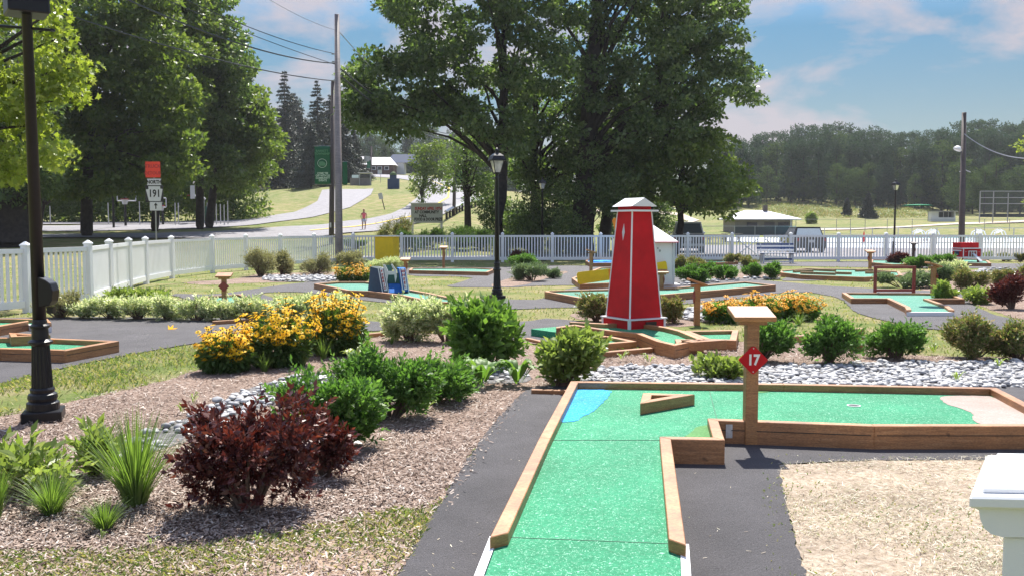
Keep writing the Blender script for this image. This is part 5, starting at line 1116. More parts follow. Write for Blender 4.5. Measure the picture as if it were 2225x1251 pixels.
# basketball hoops and court poles
def hoop(px, py, boards, d, label, dark=True, goose=False):
    g_ = ground(px, d); t = empty('basketball_hoop', g_, label, 'basketball hoop', 'basketball hoops'); k = d / 2000; z = lambda y: zat(y, d) - g_.z; x = lambda q: W(q, 450, d).x - g_.x
    if goose:
        pt = [(0, 0, 0), (0, 0, z(440)), (x(446), 0, z(433)), (x(441), 0, z(428)), (x(434), 0, z(426)), (x(424), 0, z(426))]; MB().tube(pt, .08, 8).build('post', 'plate', t)
        MB().box((x(419), 0, z(418)), (.35, 1.5, 1.1), R(20)).build('backboard', 'signwhite', t); mb = MB(); mb.tube([(x(412), -.1, z(425)), (x(408), .0, z(425)), (x(412), .25, z(425))], .04, 6); mb.build('rim', 'tail', t); MB().tube([(x(424), 0, z(426)), (x(420), 0, z(412))], .04, 6).build('brace', 'plate', t)
        MB().tube([(.25, .1, 0), (.25, .1, 1.5)], .16, 8).build('pole_pad', 'greengrey', t)
        return
    MB().tube([(0, 0, 0), (0, 0, z(boards[2] + 6))], .10, 8).build('post', 'ink' if dark else 'plate', t); x0, x1, y0, y1 = boards
    mb = MB(); P = [(x(x0), -.4, z(y0)), (x(x1), -.4, z(y0)), (x(x1), -.4, z(y1)), (x(x0), -.4, z(y1))]
    for a, b_ in zip(P, P[1:] + P[:1]): mb.tube([a, b_], .05, 4)
    bb = mb.build('backboard_frame', 'signwhite', t); xm = (x(x0) + x(x1)) / 2
    MB().tube([(0, 0, z(y1)), (xm, -.4, z((y0 + y1) / 2))], .06, 6).build('brace', 'ink', t)
    mb = MB(); ring = [(xm + .3 * math.cos(q), -.75 + .3 * math.sin(q), z(y1 - 3)) for q in np.linspace(0, 2 * math.pi, 13)]; mb.tube(ring, .03, 5); mb.build('rim', 'tail', t)
    MB().lathe([(.28, 0), (.2, -.4)], 8, (xm, -.75, z(y1 - 3))).build('net', 'signwhite', t)
hoop(275, 487, (260, 300, 417, 437), 74, 'basketball hoop with dark post and clear framed board, left of the route signs')
hoop(356, 484, (349, 365, 431, 451), 78, 'basketball hoop half hidden behind the route signs')
hoop(445, 484, None, 80, 'basketball hoop on a curved grey gooseneck post under the trees', goose=True)
g_ = ground(249, 70); o = MB().tube([(0, 0, 0), (0, 0, zat(410, 70) - g_.z)], .09, 8).build('dark_post', 'ink', None, g_); tag(o, 'plain dark post left of the first basketball hoop', 'post')
fp = [(60, 446), (112, 448), (181, 438), (238, 441), (306, 438), (333, 440), (348, 452), (383, 441), (390, 441), (433, 440), (439, 440), (453, 441), (463, 442), (472, 443), (481, 444), (489, 445), (497, 437)]
for i, (px, py) in enumerate(fp):
    d = 76 + (i % 3); g_ = ground(px, d); o = MB().tube([(0, 0, 0), (0, 0, zat(py, d) - g_.z)], .045, 6).build('court_fence_post', 'plate', None, g_); tag(o, 'thin grey metal post at the edge of the basketball court', 'post', 'thin grey posts round the court')
# dugout and backstop
d = 160; a, b_ = W(2021, 470, d), W(2073, 470, d); g_ = ground(2047, d); t = empty('dugout', g_, 'white open fronted dugout on the far side of the ball field', 'dugout'); w_ = b_.x - a.x; h_ = zat(460.5, d) - g_.z
MB().box((0, 1.3, h_ / 2), (w_, .2, h_)).build('back_wall', 'net', t)
for s in (-1, 1): MB().box((s * (w_ / 2 - .1) if s > 0 else -w_ / 2 + .6, .6, h_ / 2), (.2 if s > 0 else 1.2, 1.3, h_)).build('side_wall', 'signwhite', t)
MB().box((0, .5, h_ + .06), (w_ + .3, 2, .12)).build('roof', 'grey', t); MB().box((0, -.05, .35), (w_, .1, .7)).build('front_wall', 'signwhite', t)
mb = MB(); [mb.box((-w_ / 2 + w_ * f, -.05, h_ / 2), (.08, .08, h_)) for f in (.3, .5, .7, .9)]; mb.build('post', 'grey', t)
d = 150; g_ = ground(2175, d); t = empty('backstop', g_, 'tall dark netted backstop of the ball field at the right edge', 'backstop'); k = d / 2000; z = lambda y: zat(y, d) - g_.z; x = lambda q: W(q, 450, d).x - g_.x
mb = MB()
for px, y0, y1 in ((2129, 472, 416), (2158, 472, 416), (2190, 470, 420), (2230, 470, 420)): mb.tube([(x(px), 0, 0), (x(px), 0, z(y1))], .10, 6)
for y in (416, 430, 443): mb.tube([(x(2129), 0, z(y)), (x(2230), 0, z(y))], .07, 6)
mb.build('frame', 'grey', t); mb = MB()
for i in range(50): q = x(2129) + (x(2230) - x(2129)) * i / 49; mb.tube([(q, .05, z(472)), (q, .05, z(417))], .02, 4)
for i in range(26): q = z(472) + (z(417) - z(472)) * i / 25; mb.tube([(x(2129), .06, q), (x(2230), .06, q)], .02, 4)
mb.build('netting', 'net', t); MB().box(((x(2129) + x(2230)) / 2, .1, z(469)), (x(2230) - x(2129), .05, 7 * k)).build('skirt', 'net', t)
# chain link fence beyond the lot
t = empty('chain_link_fence', ground(1700, 76), 'thin chain link fence with top rail beyond the parking lot and pool', 'fence'); b0 = t.location; mb = MB(); zt3 = zat(496, 76)
mb.tube([ground(1735, 76) - b0 + Vector((0, 0, zt3)), ground(2400, 76) - b0 + Vector((0, 0, zt3))], .03, 6); mb.tube([ground(1735, 76) - b0 + Vector((0, 0, .9)), ground(2400, 76) - b0 + Vector((0, 0, .7))], .02, 6)
mb.build('top_rail', 'grey', t)
for px in (1738, 1790, 1847, 1894, 1950, 1980, 2034, 2118, 2201, 2290): MB().tube([ground(px, 76) - b0, ground(px, 76) - b0 + Vector((0, 0, zt3 + .02))], .045 if px > 2000 else .035, 6).build('post', 'grey', t)
t = empty('field_fence', ground(1700, 118), 'faint tall fence with thin posts along the ball field', 'fence'); b0 = t.location; mb = MB()
for px in (1728, 1816, 1846, 1878, 1926, 1980, 2137, 2191, 2260): g_ = ground(px, 118); MB().tube([g_ - b0, Vector((g_.x, g_.y, zat(476, 118))) - b0], .04, 5).build('post', 'grey', t)
mb.tube([Vector((W(1728, 476, 118).x, 118, zat(477, 118))) - b0, Vector((W(2260, 476, 118).x, 118, zat(477, 118))) - b0], .025, 5); mb.build('top_rail', 'grey', t)
# pool chairs
def loungeset(px, label):
    g_ = ground(px, 88); t = empty('pool_chair', g_, label, 'pool chair', 'white chairs at the pool'); mb = MB()
    mb.tube([(-.8, 0, 0), (-.45, 0, .9), (0, 0, 1.15), (.4, 0, .95), (.8, 0, .0)], .05, 6); mb.tube([(-.8, .6, 0), (-.45, .6, .9), (0, .6, 1.15), (.4, .6, .95), (.8, .6, .0)], .05, 6); mb.build('frame', 'white', t); MB().box((0, .3, .9), (.7, .6, .06), 0, 0, R(-20)).build('seat', 'white', t)
loungeset(2028, 'white curved chair frame at the pool left of the brown pole'); loungeset(2128, 'white curved chair frame at the pool between the two fence posts'); loungeset(2172, 'white curved chair frame at the pool at far right'); loungeset(1998, 'leftmost white chair frame at the pool')
# picnic tables near the lot
def ptable(px, d, label):
    g_ = ground(px, d); t = empty('picnic_table', g_, label, 'picnic table', 'picnic tables beyond the fence'); MB().box((0, 0, .75), (1.8, .75, .05)).build('table_top', 'block', t)
    for s in (-1, 1): MB().box((0, s * .65, .45), (1.8, .25, .04)).build('seat', 'block', t)
    for s in (-1, 1): MB().box((s * .6, 0, .36), (.08, 1.3, .08), 0, R(0)).build('leg', 'block', t); MB().box((s * .6, 0, .37), (.07, .07, .74)).build('leg', 'block', t)
ptable(1556, 80, 'picnic table between the grey car and the pavilion'); ptable(1590, 84, 'second picnic table, nearer the pavilion')
t = empty('red_umbrella', ground(1876, 74), 'closed red umbrella by the pool', 'umbrella'); MB().tube([(0, 0, 0), (0, 0, 1.1)], .03, 6).build('pole', 'grey', t); MB().lathe([(.02, .25), (.09, .3), (.05, 1.0), (.01, 1.15)], 8).build('canopy', 'red', t)
# blue-grey post at left on ground between trees
# ================================================================ trees
def rdir(n):
    v = rng.normal(size=(n, 3)); return v / np.linalg.norm(v, axis=1, keepdims=True)
def blobs_in(outline, d, depth, n, rad):
    O = np.array(outline, float); x0, y0 = O.min(0); x1, y1 = O.max(0); out_ = []
    while len(out_) < n:
        px, py = rng.uniform(x0, x1), rng.uniform(y0, y1)
        if inpoly(outline, np.array([px]), np.array([py]))[0]:
            dd = d + rng.uniform(-depth, depth); out_.append((*W(px, py, dd), rad * rng.uniform(.6, 1.3)))
    return np.array(out_)
def crown_mesh(name, B, per, size, base, star=False, flat_=.62, wr=.55, fill=.5):
    P = []; A = []
    for b_ in B:
        n = int(per * (b_[3] / B[:, 3].mean()) ** 2); u = rdir(n); r = b_[3] * (fill + (1 - fill) * rng.uniform(0, 1, n) ** .6)[:, None]
        r = r * (1 + .25 * np.sin(u[:, :1] * 7 + b_[0]) * np.sin(u[:, 2:] * 6 + b_[1]))
        P.append(b_[:3] + u * r * [1, 1, flat_]); A.append(u * .7 + rdir(n) * .8 + [0, 0, -.15])
    P = np.concatenate(P) - np.array(base); A = np.concatenate(A); n = len(P); L = size * rng.uniform(.6, 1.3, n)
    return leaf_mesh(name, P, A, L, L * wr, .1, star)
def limbs(t, base, B, trunk_top, nl, r0, mat='bark', seed=0):
    mb = MB(); r_ = random.Random(seed); idx_ = r_.sample(range(len(B)), min(nl, len(B)))
    for i in idx_:
        tgt = Vector(B[i][:3]) - base; lat = Vector((tgt.x, tgt.y, 0)).length; f = max(.34, min(.96, (tgt.z - .75 * lat) / max(.1, trunk_top.z) * r_.uniform(.75, 1.0))); st = trunk_top * f
        mid = st.lerp(tgt, .5) + Vector((r_.uniform(-.4, .4), r_.uniform(-.4, .4), (tgt - st).length * .14)); rr = r0 * (1 - .55 * f) * .45
        q1 = st.lerp(mid, .5) + Vector((r_.uniform(-.2, .2), 0, r_.uniform(0, .3))); mb.tube([st, q1, mid, tgt], [rr, rr * .75, rr * .5, rr * .15], 6)
    return mb.build('branches', mat, t, smooth=True)
def tree(px, d, outlines, label, leaf='L_oak', trunk_w=25, n=40, rad=1.1, per=260, size=.2, depth=3, trunk_top=None, nl=26, star=False, cat='tree', fill=.5, grp=None, base=None, wr=.55, name='tree', flat_=.62):
    b_ = base or ground(px, d); t = empty(name, b_, label, cat, grp); r0 = trunk_w / 2000 * d / 2
    ty = trunk_top or (px, 60); top = W(ty[0], ty[1], d) - b_; top.y = 0
    lean = Vector((random.uniform(-.15, .15), 0, 0)); pts = [Vector((0, 0, -.2)), Vector((0, 0, .25)), top * .25 + lean, top * .55 - lean, top]
    MB().tube(pts, [r0 * 1.6, r0 * 1.12, r0, r0 * .8, r0 * .3], 12).build('trunk', 'bark', t, smooth=True)
    B = np.concatenate([blobs_in(o, d, depth * (o2 or 1), k_, rad) for o, k_, o2 in [(x if len(x) == 3 and not isinstance(x[0], (int, float)) and isinstance(x[1], int) else (x, n, 1)) for x in outlines]])
    limbs(t, b_, B, top, nl, r0, seed=int(px)); link('crown', crown_mesh('crown', B, per, size, b_, star, fill=fill, wr=wr, flat_=flat_), leaf, t); return t
# central oaks
tree(1088, 47, [([(905, 120), (850, 12), (880, -60), (1000, -140), (1180, -140), (1250, -40), (1240, 120), (1200, 250), (1140, 330), (1060, 320), (1010, 270), (950, 200)], 195, 1), ([(748, 150), (790, 102), (850, 112), (930, 130), (1010, 230), (1000, 270), (930, 255), (890, 292), (835, 305), (800, 285), (762, 250)], 90, .7), ([(832, 12), (850, -20), (960, -40), (960, 30), (900, 22)], 9, .5)], 'large oak with long left limb and one clear dark trunk behind the middle lamp post', trunk_w=28, rad=.72, per=135, size=.25, trunk_top=(1095, 40), nl=28, fill=.3, flat_=.5, wr=.62)
tree(1160, 53, [([(1120, 180), (1200, 120), (1290, 140), (1300, 320), (1270, 420), (1200, 440), (1125, 420), (1100, 300)], 120, 1)], 'oak with short crown between the lamp post tree and the broad double trunk', trunk_w=26, rad=.72, per=135, size=.25, trunk_top=(1165, 200), fill=.3, flat_=.5, wr=.62)
tree(1262, 50, [([(1180, -60), (1300, -160), (1480, -160), (1560, -60), (1555, 140), (1500, 300), (1440, 400), (1330, 420), (1240, 360), (1210, 150)], 245, 1.2)], 'broadest oak of the middle group with a thick dark trunk left of the red tower', trunk_w=46, rad=.72, per=135, size=.25, trunk_top=(1300, -40), nl=44, fill=.3, flat_=.5, wr=.62)
tree(1310, 54, [([(1290, 250), (1390, 200), (1430, 330), (1400, 440), (1320, 450), (1270, 400)], 70, 1)], 'dark oak whose trunk stands just left of the red tower top', trunk_w=24, rad=.72, per=135, size=.25, trunk_top=(1330, 200), fill=.3, flat_=.5, wr=.62)
tree(1405, 52, [([(1470, -130), (1590, -130), (1618, 20), (1600, 110), (1640, 150), (1652, 222), (1620, 236), (1590, 200), (1570, 300), (1500, 330), (1440, 330), (1400, 200), (1430, 60)], 135, 1)], 'oak at the right of the middle group reaching out over the parking lot', trunk_w=20, rad=.72, per=135, size=.25, trunk_top=(1440, 20), nl=40, fill=.3, flat_=.5, wr=.62)
tree(1470, 50, [([(1400, 330), (1500, 290), (1580, 290), (1610, 380), (1622, 440), (1580, 474), (1500, 450), (1440, 440), (1400, 400)], 85, 1)], 'lower leafy tree right of the red tower above the grey car', leaf='L_mid', trunk_w=14, rad=.72, per=135, size=.25, trunk_top=(1490, 300), fill=.3, flat_=.5, wr=.62)
tree(1017, 62, [([(975, 310), (1060, 290), (1080, 350), (1060, 430), (1000, 430), (960, 390)], 26, .8)], 'slim tree beside the dark pole at the road bend', trunk_w=14, rad=1.0, per=240, size=.2, trunk_top=(1010, 290), fill=.4)
tree(918, 100, [([(905, 330), (940, 300), (985, 320), (990, 370), (960, 410), (915, 440), (895, 420), (900, 380)], 32, .5)], 'small sparse tree on the roadside grass above the message board', leaf='L_mid', trunk_w=10, rad=1.0, per=110, size=.3, trunk_top=(925, 330), nl=14, fill=.3)
# low foliage behind the fence below the oaks
for px, py0, py1, w__, d, lab in ((1290, 330, 512, 120, 47.5, 'low leafy growth hiding the broad oak trunks'), (1180, 380, 512, 90, 50, 'low leafy growth in front of the oak with short crown'), (1085, 420, 512, 60, 60, 'dim bush behind the middle lamp post'), (1135, 440, 512, 70, 56, 'dark bush mass under the oaks right of the lamp post'), (1220, 420, 512, 90, 58, 'dark undergrowth between the oak trunks'), (1350, 400, 512, 80, 57, 'undergrowth behind the red tower top'), (1430, 430, 500, 60, 60, 'leafy bush left of the grey car')):
    tree(px, d, [([(px - w__ / 2, py1), (px - w__ / 2, py0 + 20), (px, py0), (px + w__ / 2, py0 + 20), (px + w__ / 2, py1)], 18, .5)], lab, leaf='L_oak', trunk_w=5, rad=.8, per=260, size=.17, depth=1.5, trunk_top=(px, py0 + 20), nl=8, cat='bush', name='bush', fill=.4)
# left group
tree(190, 58, [([(60, 60), (200, -80), (330, -100), (400, 60), (430, 250), (415, 370), (330, 420), (200, 440), (90, 430), (50, 300)], 330, 1)], 'big green tree left of the route signs with a straight dark trunk', leaf='L_mid', trunk_w=23, rad=.95, per=150, size=.32, flat_=.5, wr=.62, trunk_top=(205, 60), nl=30, fill=.4)
tree(30, 50, [([(-150, 100), (60, 60), (110, 250), (110, 400), (30, 420), (-150, 420)], 110, 1)], 'thick trunked dark tree at the far left behind the first lamp post', leaf='L_oak', trunk_w=85, rad=1.3, per=260, size=.26, trunk_top=(30, 120), fill=.4)
tree(338, 66, [([(300, -100), (420, -90), (460, 100), (420, 300), (370, 400), (320, 380), (300, 150)], 180, 1)], 'tall tree directly behind the route signs', leaf='L_mid', trunk_w=15, rad=.95, per=150, size=.32, flat_=.5, wr=.62, trunk_top=(345, 20), fill=.4)
tree(436, 70, [([(370, -80), (470, -60), (520, 40), (545, 120), (520, 250), (530, 380), (470, 400), (400, 400), (390, 200)], 150, 1)], 'tall dark tree with paired trunks right of the route signs', leaf='L_oak', trunk_w=16, rad=.95, per=150, size=.32, flat_=.5, wr=.62, trunk_top=(440, 0), nl=34, fill=.35)
tree(456, 72, [([(450, 120), (530, 140), (580, 220), (600, 300), (585, 380), (520, 420), (460, 400)], 135, 1)], 'rounded darker green tree at the right edge of the left tree group', leaf='L_mid', trunk_w=17, rad=.95, per=150, size=.32, flat_=.5, wr=.62, trunk_top=(500, 160), fill=.4)
tree(255, 88, [([(-100, 300), (560, 300), (560, 470), (-100, 480)], 210, .7)], 'wall of shaded foliage behind the basketball court', leaf='L_mid', trunk_w=10, rad=1.8, per=210, size=.36, trunk_top=(255, 330), nl=12, fill=.4)
tree(90, 66, [([(60, 300), (300, 320), (300, 400), (60, 420)], 30, .6)], 'lower hanging branches left of the route signs', leaf='L_oak', trunk_w=8, rad=1.2, per=200, size=.25, trunk_top=(110, 350), fill=.4)
# near maple at left
mp = Vector((-13.6, 19.5, 0)); B_ = [([(-420, -60), (60, -80), (120, 0), (125, 60), (200, 110), (205, 160), (160, 200), (60, 190), (-300, 250)], 66, .35), ([(-250, 150), (130, 150), (240, 190), (215, 225), (140, 222), (60, 215), (-200, 300)], 34, .3), ([(-250, 240), (60, 230), (130, 270), (125, 290), (40, 300), (10, 330), (-200, 340)], 26, .3), ([(-200, 310), (50, 310), (135, 335), (128, 355), (60, 350), (45, 400), (30, 412), (0, 380), (-200, 400)], 24, .3)]
tree(-280, 19.5, B_, 'bright yellow green maple with large lobed leaves reaching in at the top left', leaf='L_maple', trunk_w=60, rad=.42, per=78, size=.21, depth=3, trunk_top=(-250, -100), nl=40, star=True, base=mp, fill=.1, flat_=.75)
# right edge tree
tree(2290, 58, [([(2190, 330), (2230, 290), (2400, 250), (2400, 460), (2215, 450), (2190, 410), (2212, 380)], 34, .5)], 'pale yellow green tree reaching in at the right edge before the ball field', leaf='L_maple', trunk_w=20, rad=.8, per=200, size=.2, trunk_top=(2290, 280), nl=12, fill=.3)
# spruces
def spruce(px, d, ytop, wpx, label, base_py=None, leaf='L_spruce', per=16, grp=None, dens=1.0):
    b_ = H(px, base_py) if base_py else ground(px, d); d = b_.y; t = empty('conifer', b_, label, 'conifer', grp); h = W(px, ytop, d).z - b_.z; Rr = wpx / 2000 * d / 2
    MB().tube([(0, 0, -.2), (0, 0, h * .98)], [h * .018, .02], 8).build('trunk', 'bark', t, smooth=True)
    P = []; A = []; mb = MB(); z = h * .08
    while z < h * .985:
        f = 1 - z / h; k = 7
        for i in range(k):
            a = rng.uniform(0, 2 * math.pi); L_ = Rr * (f ** .75) * rng.uniform(.65, 1.15); n = max(6, int(per * dens * L_ * 4)); s = rng.uniform(0.05, 1, n)
            x = np.cos(a) * s * L_; y = np.sin(a) * s * L_; zz_ = z - s * L_ * .28 + .12 * (s ** 2) * L_
            sp = (1 - s * .6)[:, None] * .16 * L_ * rng.normal(size=(n, 3)) * [1, 1, .5]
            P.append(np.stack([x, y, zz_], 1) + sp); A.append(np.stack([np.cos(a) + 0 * x, np.sin(a) + 0 * x, -.5 + 0 * x], 1) + .7 * rng.normal(size=(n, 3)))
            if i % 2 == 0: mb.tube([(0, 0, z), (np.cos(a) * L_ * .9, np.sin(a) * L_ * .9, z - L_ * .2)], [.03 + .04 * f, .01], 4)
        z += h * .028 + .05
    P = np.concatenate(P); A = np.concatenate(A); mb.build('branches', 'bark', t)
    link('needles', leaf_mesh('needles', P, A, rng.uniform(.16, .34, len(P)) * (d / 110) ** .5, .10 * (d / 110) ** .5, .05), leaf, t); return t
spruce(622, 138, 148, 100, 'left of the two tall dark spruces above the banner', 408, dens=.9)
spruce(692, 140, 172, 92, 'right of the two tall dark spruces, behind the banner', 404, dens=.9)
spruce(655, 150, 235, 85, 'shorter dark spruce between the two tall ones', 402, dens=.9)
spruce(590, 145, 235, 70, 'dark spruce at the left end of the spruce row', 406, dens=.9)
spruce(748, 150, 250, 80, 'dark spruce just right of the grey pole', 402, dens=.9)
spruce(640, 165, 200, 170, 'broad dark spruce filling the gap behind the two tall ones', 398, dens=.9)
spruce(720, 160, 205, 160, 'broad dark spruce between banner and grey pole', 399, dens=.9)
spruce(676, 132, 262, 110, 'low dark spruce in front of the tall right one', 409, dens=.9)
spruce(598, 134, 262, 110, 'low dark spruce in front of the left end', 410, dens=.9)
spruce(768, 170, 280, 90, 'low dark spruce left of the white roofed house', 396, dens=.9)
spruce(570, 150, 300, 60, 'low dark spruce behind the round green tree', 408)
spruce(1840, 175, 430, 22, 'small conifer on the slope, left of the bushy one', 470)
spruce(1886, 160, 418, 42, 'bushy conifer on the open slope left of the lamp post', 474)
# far woods, copies of a few prototypes
def proto(kind, label, grp):
    t = empty('far_tree', (0, 0, 0), label, 'tree', grp); MB().tube([(0, 0, -.5), (0, 0, 15)], [.3, .08], 6).build('trunk', 'bark', t); B = []
    if kind == 0:
        for k in range(52): z = rng.uniform(1.0, 16.5); r = 3.6 * (1 - z / 19) ** .8; a = rng.uniform(0, 7); B.append((r * math.cos(a) * rng.uniform(.3, 1), r * math.sin(a) * rng.uniform(.3, 1), z, rng.uniform(.9, 1.5)))
        m_, s_ = 'L_far', .50
    elif kind == 1:
        for k in range(44): u = rdir(1)[0]; B.append((u[0] * 3.4, u[1] * 3.4, 8.8 + u[2] * 7.2, rng.uniform(1.0, 1.8)))
        m_, s_ = 'L_farb', .55
    else:
        for k in range(26): z = rng.uniform(8, 17) if k > 10 else rng.uniform(2, 9); a = rng.uniform(0, 7); r = rng.uniform(.4, 2.6); B.append((r * math.cos(a), r * math.sin(a), z, rng.uniform(.6, 1.2)))
        m_, s_ = 'L_far', .38
    B = np.array(B); link('crown', crown_mesh('crown', B, 85, s_, (0, 0, 0), fill=.4), m_, t); return t
GR, GC = 'trees of the far wood', 'trees behind the house'
pr = [proto(0, 'dark conifer of the far wood behind the ball field', GR), proto(1, 'rounded leafy tree of the far wood behind the ball field', GR), proto(2, 'thin ragged topped pine of the far wood behind the ball field', GR)]
used = [False] * 3; lab3 = [p['label'] for p in pr]
def mark(q, side='back'):
    L = [(-1e9, 'seen left of the first lamp post'), (60, 'behind the first tree'), (300, 'behind the route signs'), (460, 'behind the paired trunks'), (560, 'behind the spruces'), (730, 'behind the grey pole'), (790, 'above the white roofed house'), (860, 'above the cottage'), (910, 'above the road bend'), (980, 'behind the road bend poles'), (1060, 'behind the middle lamp post'), (1130, 'behind the second lamp post'), (1220, 'between the oak trunks'), (1340, 'behind the red tower'), (1440, 'above the grey car'), (1560, 'beside the oaks'), (1640, 'above the pavilion'), (1740, 'above the black car'), (1830, 'behind the slope conifers'), (1915, 'behind the right lamp post'), (1985, 'above the dugout'), (2070, 'behind the brown pole'), (2125, 'above the backstop'), (2200, 'at the right edge')]
    return [s for a, s in L if q >= a][-1]
def put(k, px, d, hgt, label=None, grp=GR, sink=0):
    b_ = ground(px, d); b_.z -= sink; s = hgt / 17.0; lb = label or lab3[k]
    if not used[k] and grp == GR: o = pr[k]; used[k] = True; o.location = b_
    else: o = copy_thing(pr[k], b_, lb, group=grp)
    kd = ('dark bushy conifer', 'rounded leafy tree', 'thin ragged topped pine')[k]; o['label'] = (kd + ' of far wood, ' if grp == GR else kd + ' far away, ') + mark(px) + ', in ' + {0: 'the front row', 1: 'the second row', 2: 'the rear row'}[min(2, int(max(0, d - 200) / 26))]
    o.rotation_euler = (0, 0, random.uniform(0, 6.2)); w_ = random.uniform(.8, 1.15) * s; o.scale = (w_, w_, s); return o
def toprow(px): return float(np.interp(px, [1590, 1640, 1700, 1745, 1800, 1870, 1950, 2010, 2070, 2110, 2150, 2225, 2400], [300, 298, 290, 278, 272, 283, 288, 290, 278, 262, 262, 270, 270]))
for px in range(1560, 2420, 21):
    for row, (d, kk) in enumerate(((212, (0, 0, 0, 1)), (236, (0, 2, 0, 1)), (262, (2, 2, 0, 0)))):
        q = px + random.uniform(-9, 9) + row * 7; dd = d + random.uniform(-6, 6) + (12 if q > 2090 else 0) - (14 if q < 1640 else 0); g_ = ground(q, dd)
        tp = toprow(q) + (20 if row == 0 else 8 if row == 1 else -2) + random.uniform(-8, 10); put(random.choice(kk), q, dd, W(q, tp, dd).z - g_.z)
for px in range(2080, 2400, 26): q = px + random.uniform(-8, 8); dd = 195 + random.uniform(-4, 4); g_ = ground(q, dd); put(1, q, dd, W(q, 350 + random.uniform(-20, 20), dd).z - g_.z)
for px in range(1570, 2400, 24):
    q = px + random.uniform(-8, 8); dd = 206 + random.uniform(-3, 3) + (12 if q > 2090 else 0) - (14 if q < 1640 else 0); g_ = ground(q, dd); put(random.choice((0, 1)), q, dd, W(q, 375 + random.uniform(-30, 20), dd).z - g_.z)
# far woods in the middle (behind the house) and left
for px in range(690, 1120, 17):
    for d, y0 in ((262, 318), (285, 296)):
        q = px + random.uniform(-9, 9); g_ = ground(q, d); tp = y0 + float(np.interp(q, [690, 760, 830, 860, 930, 1000], [0, 0, -8, 10, -18, 0])) + random.uniform(-12, 10); put(random.choice((1, 1, 0)), q, d, W(q, tp, d).z - g_.z, 'tree of the green wood on the hill behind the white roofed house', GC)
for i, (px, tp) in enumerate(((842, 300), (870, 296), (790, 300))):
    pass
for px in range(-120, 700, 45):
    d = 125 + random.uniform(-8, 8) if px < 540 else 190; g_ = ground(px, d); put(random.choice((0, 1)), px, d, W(px, 240 + random.uniform(-30, 60), d).z - g_.z, 'dim tree far behind the left tree group', 'trees behind the left group')
for px in range(1120, 1600, 30):
    d = 200 + random.uniform(-8, 8); g_ = ground(px, d); put(random.choice((0, 1)), px, d, W(px, 330 + random.uniform(-20, 30), d).z - g_.z, 'dim tree seen through the trunks of the middle oaks', 'trees behind the middle oaks')

# ================================================================ shrubs and flowers
def shrub(px, py, wpx, hpx, kind, label, name='shrub', cat='shrub', grp=None, dens=1.0, d=None):
    b_ = ground(px, d) if d else G(px, py); dd = b_.y; k = dd / 2000; w_ = wpx * k / 2; h = hpx * k * .97
    t = empty(name, b_, label, cat, grp)
    spec = dict(green=('L_green', .046, .45, 1.05), lime=('L_lime', .07, .6, .9), var=('L_var', .055, .38, 1.0), red=('L_red', .042, .5, 1.0), tip=('L_tip', .04, .4, 1.1), sage=('L_sage', .05, .35, 1.1), bare=('L_bare', .04, .4, .55), big=('L_lime2', .10, .5, .9), cone=('L_lime', .085, .36, .55), dark=('L_dark', .06, .5, 1.0))[kind]
    mat, ls, wr, dn = spec
    ls = max(ls, 2.2 * k * 1.0); 
    vol = max(.02, w_ * w_ * h); ns = int(min(1900, max(60, 58 * dens * dn * (w_ * 2 * h) / (ls * ls) / 9)))
    # sprigs on several overlapping lobes, with some shoots standing out
    nl_ = 13 if wpx > 200 else 8; lc = np.stack([rng.uniform(-.66, .66, nl_), rng.uniform(-.55, .55, nl_), rng.uniform(.24, .68, nl_)], 1); lr = rng.uniform(.24, .44, nl_); lc[:, 2] += .10 * (1 - np.abs(lc[:, 0]) * 1.6)
    li = rng.integers(0, nl_, ns); u = rdir(ns); u[:, 2] = np.abs(u[:, 2]) * np.where(rng.uniform(size=ns) < .72, 1, -1); rr = rng.uniform(.45, 1.0, ns)[:, None] ** .6
    P = lc[li] + u * lr[li][:, None] * rr * [1, 1, .85]
    so = rng.uniform(size=ns) < .14; P[so] = (P[so] - [0, 0, .35]) * rng.uniform(1.10, 1.38, (so.sum(), 1)) + [0, 0, .35]
    P[:, 2] = np.maximum(P[:, 2], .03); P = P * [w_ * 1.08, w_ * .95, h * 1.0]; u = u + .6 * (P / [w_, w_, h] - [0, 0, .4])
    D = u * [1, 1, .6] + [0, 0, .75] + .35 * rdir(ns); D /= np.linalg.norm(D, axis=1, keepdims=True)
    K_ = 9; LP = []; LA = []
    sl = ls * 2.1
    for q in range(K_):
        f = q / (K_ - 1); a = rdir(ns); a = a - (a * D).sum(1, keepdims=True) * D; a /= np.linalg.norm(a, axis=1, keepdims=True)
        LP.append(P + D * (sl * f)[..., None] if False else P + D * sl * (f - .5)); LA.append(a * (1.15 - .6 * f) + D * (.35 + .8 * f))
    LP = np.concatenate(LP); LA = np.concatenate(LA); L = ls * rng.uniform(.55, 1.35, len(LP))
    LP[:, 2] = np.maximum(LP[:, 2], .01)
    link('foliage', leaf_mesh('foliage', LP, LA, L, L * wr, .15), mat, t)
    mb = MB(); nst = 26 if kind != 'bare' else 46
    for i in range(nst):
        e = P[rng.integers(ns)]; s = Vector((e[0] * .15, e[1] * .15, 0)); e = Vector(e); m_ = s.lerp(e, .5) + Vector((0, 0, h * .08)); mb.tube([s, m_, e], [.012 + .004 * k * 10, .007, .003 + .0012 * dd * .12], 4)
    mb.build('stems', 'twig', t); return t
M['L_lime2'] = leafmat('broad_lime_leaves', [(0.10, 0.19, 0.05), (0.17, 0.27, 0.08), (0.07, 0.14, 0.035)], 0.38, (1.5, 1.7, .6), .5, .3)
